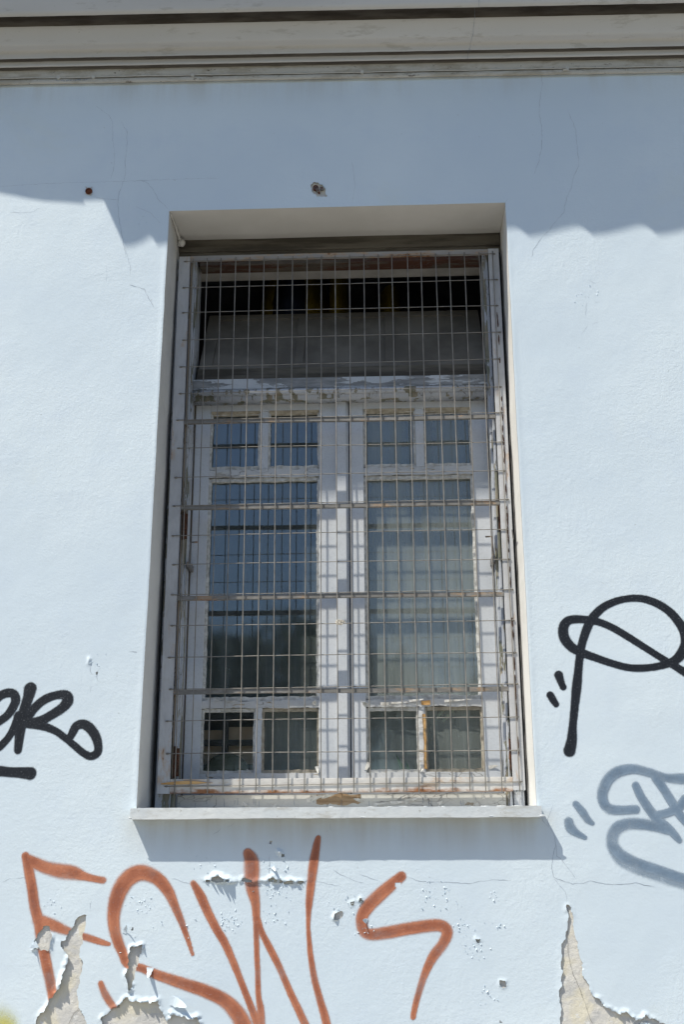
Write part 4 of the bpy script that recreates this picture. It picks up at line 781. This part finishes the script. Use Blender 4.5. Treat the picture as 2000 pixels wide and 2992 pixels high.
# splintered bright wood on the right leaf's little bar, and torn paint
b = MB(); ragged_bar(b, 0.2633, 0.2719, 1.9533, 2.1231, .2555, .259, .0016, 61, True, .01); b.build('split_wood', M_orange, cr_, label='orange freshly split wood on the small bar')
b = MB(); ragged_bar(b, 0.2592, 0.2875, 2.1515, 2.1656, .2548, .258, .0012, 62, False, .008); b.build('split_wood', M_orange, cr_)
for i, (x, z, L, w, ang, c_, pr) in enumerate(((-0.4009, 2.1717, .03, .008, .1, .01, cl), (-0.3656, 2.1676, .045, .007, .05, .006, cl), (-0.2948, 1.9513, .025, .010, -.3, .008, cl), (-0.0825, 2.1555, .016, .014, 1.2, .008, cl), (0.0874, 2.1504, .022, .016, 2.6, .014, cr_), (0.0914, 1.9735, .035, .013, 4.3, .014, cr_), (0.1298, 2.1555, .09, .010, .05, .006, cr_), (0.2208, 2.1636, .05, .009, .1, .01, cr_), (0.332, 2.1626, .09, .008, .05, .007, cr_), (0.2461, 1.9584, .022, .016, -.8, .012, cr_), (0.4635, 1.9553, .03, .012, .2, .004, cr_), (-0.4212, 2.939, .05, .008, 0, .004, cl), (0.1399, 2.9592, .07, .007, 0, .006, cr_), (-0.0724, 1.9634, .028, .012, 4.9, .008, cl), (0.0186, 1.9584, .03, .01, 4.2, .010, cl))):
    flake(x, z, L, w, ang, c_, 300+i, M_putty, .253, pr)
# casement hooks
for nm, pts in (('casement_hook', [(-.461, .176, 2.676), (-.484, .188, 2.679), (-.486, .19, 2.64), (-.488, .195, 2.612)]), ('casement_hook', [(.478, .176, 2.680), (.498, .186, 2.683), (.500, .188, 2.65), (.503, .195, 2.618)])):
    b = MB(); b.tube(pts, .0032, 8); x, y, z = pts[-1]; b.box(x-.007, x+.005, y-.006, y+.060, z-.018, z+.003, .002); b.build(nm, M_hook, win)
# hinges rotted in the frame
for (x, z) in ((-.508, 2.735), (-.507, 1.975), (.527, 2.75), (.527, 1.99)):
    b = MB(); b.tube([(x, .176, z-.05), (x, .176, z+.045)], [.005, .0055], 8); b.box(x-.004, x+.012, .178, .187, z-.045, z+.04, .001); b.blob((x+.002, .179, z-.01), (.008, .007, .02), int(z*9), .35, 8, 7)
    b.build('hinge', M_rust, win)

# ================================================================ GRILLE
gr_ = empty('window_grille', (0, .155, 1.88), 'rusty painted steel frame with welded wire mesh in front of the window', 'grille')
part('frame_bar', M_grille, gr_, (-.5555, -.5165, .1560, .1600, 1.876, 3.7135), (-.5555, -.5515, .1602, .184, 1.876, 3.7135), bev=.0012)
part('frame_bar', M_grille, gr_, (.5265, .5635, .1560, .1600, 1.880, 3.7165), (.5595, .5635, .1602, .184, 1.880, 3.7165), bev=.0012)
part('frame_bar', M_grilleT, gr_, (-.5160, .5260, .1565, .1605, 3.6925, 3.7150), bev=.0012)
part('frame_bar', M_grilleL, gr_, (-.5160, .5260, .1565, .1605, 1.8775, 1.9195), (-.5160, .5260, .1607, .186, 1.8775, 1.8815), bev=.0012)
for k, z in enumerate((3.091, 2.789, 2.487, 2.186)):
    b = MB(); n = 30; vs_ = []
    zz = [z+.0012*math.sin(k*2+i*.23) for i in range(n+1)]
    for i in range(n):
        x0 = -.5160+1.042*i/n; x1 = -.5160+1.042*(i+1)/n
        b.poly([(x, y, zc+dz) for x, zc in ((x0, zz[i]), (x1, zz[i+1])) for (y, dz) in ((.1550, -.0075), (.1550, .0060), (.1675, .0060), (.1675, -.0075))], [(0, 1, 5, 4), (1, 2, 6, 5), (2, 3, 7, 6), (3, 0, 4, 7)])
    b.build('cross_bar', M_cross, gr_)
rs = random.Random(17)
ztop = 3.694
YW = .1505; RV = .0018; RH = .0014
for i in range(22):
    xt = -.505+.0499*i; xb = -.500+.0497*i; pts = []; k_ = rs.uniform(-.0024, .0024); ph = rs.uniform(0, 6)
    zlo = 1.880-rs.uniform(0, .007); zhi = 3.700+rs.uniform(0, .004)
    for j in range(25):
        t_ = j/24; z = zlo+(zhi-zlo)*t_; pts.append((xb+(xt-xb)*t_+k_*math.sin(3*t_+ph)+rs.uniform(-.00035, .00035), YW-.0015*math.sin(2.4*t_*math.pi+ph)*.6, z))
    b = MB(); b.tube(pts, RV, 7); b.build('wire', M_wire, gr_, True)
ZR = [3.694, 3.592, 3.495, 3.393, 3.293, 3.193, 3.0985, 2.996, 2.895, 2.7965, 2.695, 2.597, 2.497, 2.397, 2.296, 2.1965, 2.097, 1.997, 1.901]
for j, z in enumerate(ZR):
    pts = []; xl = -.537-rs.uniform(-.006, .006); xr = .552+rs.uniform(-.004, .005); ph = rs.uniform(0, 6)
    for i in range(45):
        t_ = i/44; x = xl+(xr-xl)*t_; pts.append((x, YW+.0034+.0004*math.sin(5*t_+ph), z+.0012*math.sin(4*t_+ph)+rs.uniform(-.0003, .0003)+.004*(t_-.45)*(1 if j > 1 else .8)))
    b = MB(); b.tube(pts, RH, 6)
    for xe in (xl+.006, xr-.004): b.blob((xe, YW+.004, pts[0][2] if xe < 0 else pts[-1][2]), (.006, .003, .0028), j, .2, 7, 5)
    b.build('wire', M_wire, gr_, True)
b = MB(); vs_ = []; fs_ = []; nn = 14
for i in range(nn+1):
    t_ = i/nn; x = -.543+.158*t_; hh = .0085*math.sin(math.pi*min(1, t_*1.1+.04))**.7+.0008; zc = 1.9055+.003*math.sin(t_*2.2)
    vs_ += [(x, .1555, zc-hh*.45), (x, .1525, zc-hh*.4), (x, .1518, zc+hh*.6), (x, .1555, zc+hh*.62)]
    if i:
        for k in range(4): fs_.append((4*i-4+k, 4*i-4+(k+1) % 4, 4*i+(k+1) % 4, 4*i+k))
fs_ += [(0, 1, 2, 3), (4*nn+3, 4*nn+2, 4*nn+1, 4*nn)]
b.poly(vs_, fs_); b.build('stuck_splinter', M_orange, gr_, label='orange splinter lying in the lower left corner')
# rust seams between right bar and outermost wire
b = MB(); rs = random.Random(19)
for k in range(46): z = rs.uniform(1.95, 3.5); b.blob((.5485+rs.uniform(-.001, .001), .1552, z), (.0022, .0012, rs.uniform(.006, .02)), k, .3, 6, 5)
b.build('rust_seam', M_rust, gr_)['kind'] = 'stuff'
# twine knot
b = MB(); kx, kz = .0065, 2.398; rs = random.Random(23)
for k in range(7):
    a = k*.9; pts = []
    for i in range(9):
        t_ = i/8*math.pi*1.5; pts.append((kx+.004*k/3-.006+.007*math.cos(t_+a), YW-.004-.004*abs(math.sin(t_)), kz+.0065*math.sin(t_+a*1.7)+rs.uniform(-.001, .001)))
    b.tube(pts, .0020, 6)
b.tube([(kx-.008, YW-.006, kz+.002), (kx+.001, YW-.009, kz-.004), (kx+.004, YW-.008, kz-.010)], .0024, 6)
b.tube([(kx+.006, YW-.006, kz+.001), (kx+.012, YW-.009, kz+.0035), (kx+.016, YW-.008, kz-.004)], .0022, 6)
o = b.build('twine_knot', M_string); tag(o, 'small beige knot of twine tied at the middle of the wire mesh', 'knot')
# small nail in the right reveal
b = MB(); b.tube([(.566, .165, 2.668), (.556, .110, 2.684)], [.003, .0012], 6); o = b.build('nail', M_hook); tag(o, 'small dark nail sticking out of the right window reveal', 'nail')

# ================================================================ THINGS ON THE WALL
b = MB(); n = 24
def ring(b, cx_, cz_, r0, r1, y0, y1, n=20):
    vs_ = []; fs_ = []
    for k in range(n):
        a = 2*math.pi*k/n; c_, s_ = math.cos(a), math.sin(a)
        vs_ += [(cx_+r0*c_, y0, cz_+r0*s_), (cx_+r1*c_, y0, cz_+r1*s_), (cx_+r1*c_, y1, cz_+r1*s_), (cx_+r0*c_, y1, cz_+r0*s_)]
    for k in range(n):
        m = (k+1) % n
        for e in range(4): fs_.append((4*k+e, 4*m+e, 4*m+(e+1) % 4, 4*k+(e+1) % 4))
    b.poly(vs_, fs_)
bt = empty('pipe_stub', (-.847, 0, 3.883), 'round rusty pipe stub set in the wall at upper left', 'pipe stub')
b = MB(); ring(b, -.847, 3.883, .0085, .0120, -.005, .004); b.tube([(-.847, -.0035, 3.883), (-.847, .004, 3.883)], .0087, 16); b.build('rusty_ring', M_ringrust, bt)
b = MB(); b.poly([(-.858, -.0022, 3.896), (-.861, -.003, 3.903), (-.853, -.0022, 3.899), (-.842, -.0022, 3.8985), (-.836, -.003, 3.902), (-.837, -.0022, 3.893), (-.836, -.0022, 3.874), (-.838, -.0022, 3.866), (-.846, -.0022, 3.869), (-.858, -.0022, 3.873)], [tuple(range(10))]); b.build('torn_paint_rim', M_putty, bt)
br = empty('cut_pipes', (-.055, 0, 3.868), 'three rusty cut pipe ends in a chipped patch above the window', 'pipe ends')
b = MB()
for (x, z, r0, r1) in ((-.0655, 3.8745, .0066, .0098), ): ring(b, x, z, r0, r1, -.004, .004)
b.build('rusty_ring', M_ringrust, br)
b = MB()
for (x, z, r0, r1) in ((-.0655, 3.872, .0038, .0056), (-.0575, 3.863, .0030, .0060), (-.0445, 3.871, .0034, .0066)): ring(b, x, z, r0, r1, -.0055, .004)
b.build('pipe_end', M_hook, br)
b = MB()
for (x, z, r) in ((-.0655, 3.872, .0038), (-.0575, 3.863, .003), (-.0435, 3.870, .0045), (-.049, 3.8745, .003), (-.0535, 3.8555, .0028)): b.tube([(x, -.0042, z), (x, .004, z)], r, 10)
b.build('rust_core', M_ringrust, br)

# ================================================================ ROOM
for nm, bb in (('room_floor', (-2.2, 2.2, .33, 4.2, .35, .40)), ('room_ceiling', (-2.2, 2.2, .33, 4.2, 4.10, 4.15)), ('room_wall', (-2.2, 2.2, 4.2, 4.25, .35, 4.15)), ('room_side_wall', (-2.25, -2.2, .33, 4.25, .35, 4.15)), ('room_side_wall', (2.2, 2.25, .33, 4.25, .35, 4.15))):
    b = MB(); b.box(*bb); struct(b.build(nm, M_floor if 'floor' in nm else M_room))
b = MB(); b.box(-.62, .62, .262, .3295, 3.708, 3.8295); struct(b.build('window_head', M_lintel))
for (x0, x1) in ((-.62, -.5155), (.5295, .62)):
    b = MB(); b.box(x0, x1, .262, .3295, 1.80, 3.707); struct(b.build('window_side', M_lintel))
b = MB(); b.box(-.515, .529, .300, .3295, 1.80, 1.875); struct(b.build('window_board', M_lintel))
# curtains
def curtain(x0, x1, z0, z1, y, seed, label, m=None, open_top=0):
    s = np.array(lines(x0, x1, .006)); zz = np.array(lines(z0, z1, .08)); A1, Z1 = np.meshgrid(s, zz)
    yy = y+.006*np.sin(A1*11+seed)*np.sin(Z1*2.1+seed)+.002*np.sin(A1*75+1.3*np.sin(A1*21+seed)+.4*np.sin(Z1*3))+.004*vnoise(A1, Z1*.2, .03, seed, 2)
    ii = np.arange(A1.size).reshape(A1.shape); qq = np.stack([ii[:-1, :-1], ii[:-1, 1:], ii[1:, 1:], ii[1:, :-1]], -1).reshape(-1, 4)
    N1 = A1.size; V_ = np.stack([A1.ravel(), yy.ravel(), Z1.ravel()], -1); V_ = np.concatenate([V_, V_+np.array([0, .0012, 0])])
    o = np_mesh('curtain', V_, np.concatenate([qq, qq[:, ::-1]+N1]), m or M_curtain)
    return tag(o, label, 'curtain')
curtain(.045, .520, 1.90, 3.20, .318, 3, 'grey net curtain hanging behind the right casement')
curtain(-.245, .03, 1.90, 2.150, .318, 5, 'short dark grey curtain behind the small lower pane left of centre')
# boxes and sack behind the lower left pane
sh_ = empty('storage_rack', (-.42, .44, 1.86), 'dark slatted rack behind the lower left pane', 'rack')
for z in (1.975, 2.055, 2.155): b = MB(); b.box(-.62, -.20, .405, .43, z-.009 if z < 2.1 else z-.024, z+.009 if z < 2.1 else z+.03, .002); b.build('rail', M_shelfgap, sh_)
for x in (-.385,): b = MB(); b.box(x-.009, x+.009, .4055, .4295, 1.80, 2.30, .002); b.build('upright', M_shelfgap, sh_)
for k, (x0, x1, z0_, z1_) in enumerate(((-.62, -.39, 1.80, 2.10), (-.38, -.20, 1.80, 2.11))):
    b = MB(); b.box(x0, x1, .44, .60, z0_, z1_, .004); b.box(x0+.02, x1-.02, .4385, .4399, (z0_+z1_)/2+.07, (z0_+z1_)/2+.09)
    o = b.build('cardboard_box', M_card); tag(o, ('tan box behind the rack at the left, seen through the lower left pane', 'tan box behind the rack, nearer the window middle')[k], 'box')
b = MB(); b.blob((-.375, .375, 1.925), (.085, .026, .092), 4, .03, 18, 12); o = b.build('sack', M_olive, None, True); tag(o, 'round dark olive sack behind the lower left pane', 'sack')
# pale rods leaning behind the lower right pane
for k, (xa, xb_) in enumerate(((.3005, .341), (.328, .375))):
    b = MB(); b.tube([(xa, .302, 2.105), (xb_, .3035, 2.156)], .0048, 10); o = b.build('fluorescent_tube', M_tube, None, True)
    tag(o, ('left of two pale green tubes leaning behind the lower right pane', 'right of two pale green tubes leaning behind the lower right pane')[k], 'tube')
pl = empty('plant', (.215, .30, 1.865), 'dark green plant with pointed leaves behind the small right pane', 'plant')
for k, (dx, L, w) in enumerate(((-.035, .12, .020), (-.012, .10, .016), (.02, .075, .014))):
    b = MB(); vs_ = []; fs_ = []; n = 8
    for i in range(n+1):
        t_ = i/n; ww = w*math.sin(math.pi*min(1, t_*.85+.15)); x = .225+dx*t_*1.4; y = .299+.004*t_; z = 1.885+L*t_
        vs_ += [(x-ww*.5, y, z), (x, y+.004, z), (x+ww*.5, y, z)]
        if i: fs_ += [(3*i-3, 3*i-2, 3*i+1, 3*i), (3*i-2, 3*i-1, 3*i+2, 3*i+1)]
    b.poly(vs_, fs_); b.build('leaf', M_leaf, pl)
b = MB(); b.tube([(.225, .302, 1.876), (.225, .300, 1.89)], .003, 6); b.build('stem', M_leaf, pl)
# clothes hanging in the dark behind the tipped leaf
def cloth(name, x0, x1, z0, z1, y, m, seed, label, cat):
    s = np.array(lines(x0, x1, .012)); zz = np.array(lines(z0, z1, .02)); A1, Z1 = np.meshgrid(s, zz)
    c_ = (x0+x1)/2; hw = (x1-x0)/2; sh = (1-.18*((Z1-z0)/(z1-z0))**3)
    yy = y+.03*np.sin((A1-c_)*28+seed)+.02*vnoise(A1, Z1, .08, seed, 2)+.10*((A1-c_)/hw)**2
    V_ = np.stack([(c_+(A1-c_)*sh).ravel(), yy.ravel(), Z1.ravel()], -1); N1 = A1.size; V_ = np.concatenate([V_, V_+np.array([0, .004, 0])])
    ii = np.arange(A1.size).reshape(A1.shape); qq = np.stack([ii[:-1, :-1], ii[:-1, 1:], ii[1:, 1:], ii[1:, :-1]], -1).reshape(-1, 4)
    o = np_mesh(name, V_, np.concatenate([qq, qq[:, ::-1]+N1]), m); return tag(o, label, cat)
cloth('jacket', -.36, -.05, 3.45, 3.98, .80, M_yellow, 2, 'dull yellow jacket hanging in the dark behind the open top light', 'jacket')
cloth('jacket', -.31, -.14, 3.72, 4.0, .74, M_navy, 4, 'navy jacket hanging in front of the dull yellow one', 'jacket')
cloth('jacket', -.06, .02, 3.45, 3.98, .70, M_yellow, 6, 'narrow brighter yellow jacket beside the navy one', 'jacket')
cloth('jacket', .14, .24, 3.55, 3.98, .86, M_yellow, 8, 'dim yellow jacket farthest to the right in the dark', 'jacket')

# ================================================================ TREES ACROSS THE STREET (mirrored in the glass)
crowns = []
for sdd in (1, 2, 3):
    rs = np.random.RandomState(sdd); nl = 8500; cl_n = 34
    cc = rs.normal(0, 1, (cl_n, 3)); cc /= np.linalg.norm(cc, axis=1)[:, None]; cc *= (rs.uniform(.25, 1, cl_n)**.5)[:, None]*np.array([1.5, 1.5, 1.9]); cc[:, 2] += 4.6
    w_ = rs.randint(0, cl_n, nl); p_ = cc[w_]+rs.normal(0, .28, (nl, 3)); u1 = rs.normal(0, 1, (nl, 3)); u1 /= np.linalg.norm(u1, axis=1)[:, None]; u2 = np.cross(u1, rs.normal(0, 1, (nl, 3))); u2 /= np.linalg.norm(u2, axis=1)[:, None]
    s_ = rs.uniform(.07, .14, (nl, 1)); V_ = np.stack([p_-u1*s_, p_+u2*s_*.6, p_+u1*s_, p_-u2*s_*.6], 1).reshape(-1, 3)
    o = np_mesh('crown', V_, np.arange(nl*4).reshape(nl, 4), M_crown, smooth=False); crowns.append((o.data, cc)); bpy.data.objects.remove(o)
rs = random.Random(31); trunks = []
for me_, cc in crowns:
    b = MB(); b.tube([(0, 0, -.2), (.03, .02, 1.4), (.0, .05, 2.8), (.05, 0, 4.6)], [.20, .15, .12, .05], 9)
    for k in range(6): c_ = cc[k*5]; b.tube([(0.02, .03, 2.3+.25*k), (c_[0]*.5, c_[1]*.5, (2.6+c_[2])/2), tuple(c_)], [.07, .045, .02], 6)
    o = b.build('trunk', M_bark); trunks.append(o.data); bpy.data.objects.remove(o)
looks = ['tree across the street, first from the left', 'tree across the street, second from the left', 'tree across the street, third from the left', 'tall tree across the street, fourth from the left', 'tree across the street, third from the right', 'tree across the street, second from the right', 'tree across the street, first from the right']
for i, (x, y, s_) in enumerate(((-13, -23, 1.0), (-8.4, -22, .93), (-4.6, -24, 1.12), (-1.2, -22.5, 1.0), (2.4, -24, .84), (6.6, -23, .98), (12, -22, 1.05))):
    t_ = empty('tree', (x, y, -.16), 'leafy dark green '+looks[i], 'tree', 'street trees mirrored in the panes'); s_ *= 1.2; t_.scale = (s_, s_, s_*rs.uniform(.95, 1.05)); t_.rotation_euler = (0, 0, rs.uniform(0, 6))
    for nm, me_ in (('crown', crowns[i % 3][0]), ('trunk', trunks[i % 3])):
        o = bpy.data.objects.new(nm, me_); col.objects.link(o); o.parent = t_
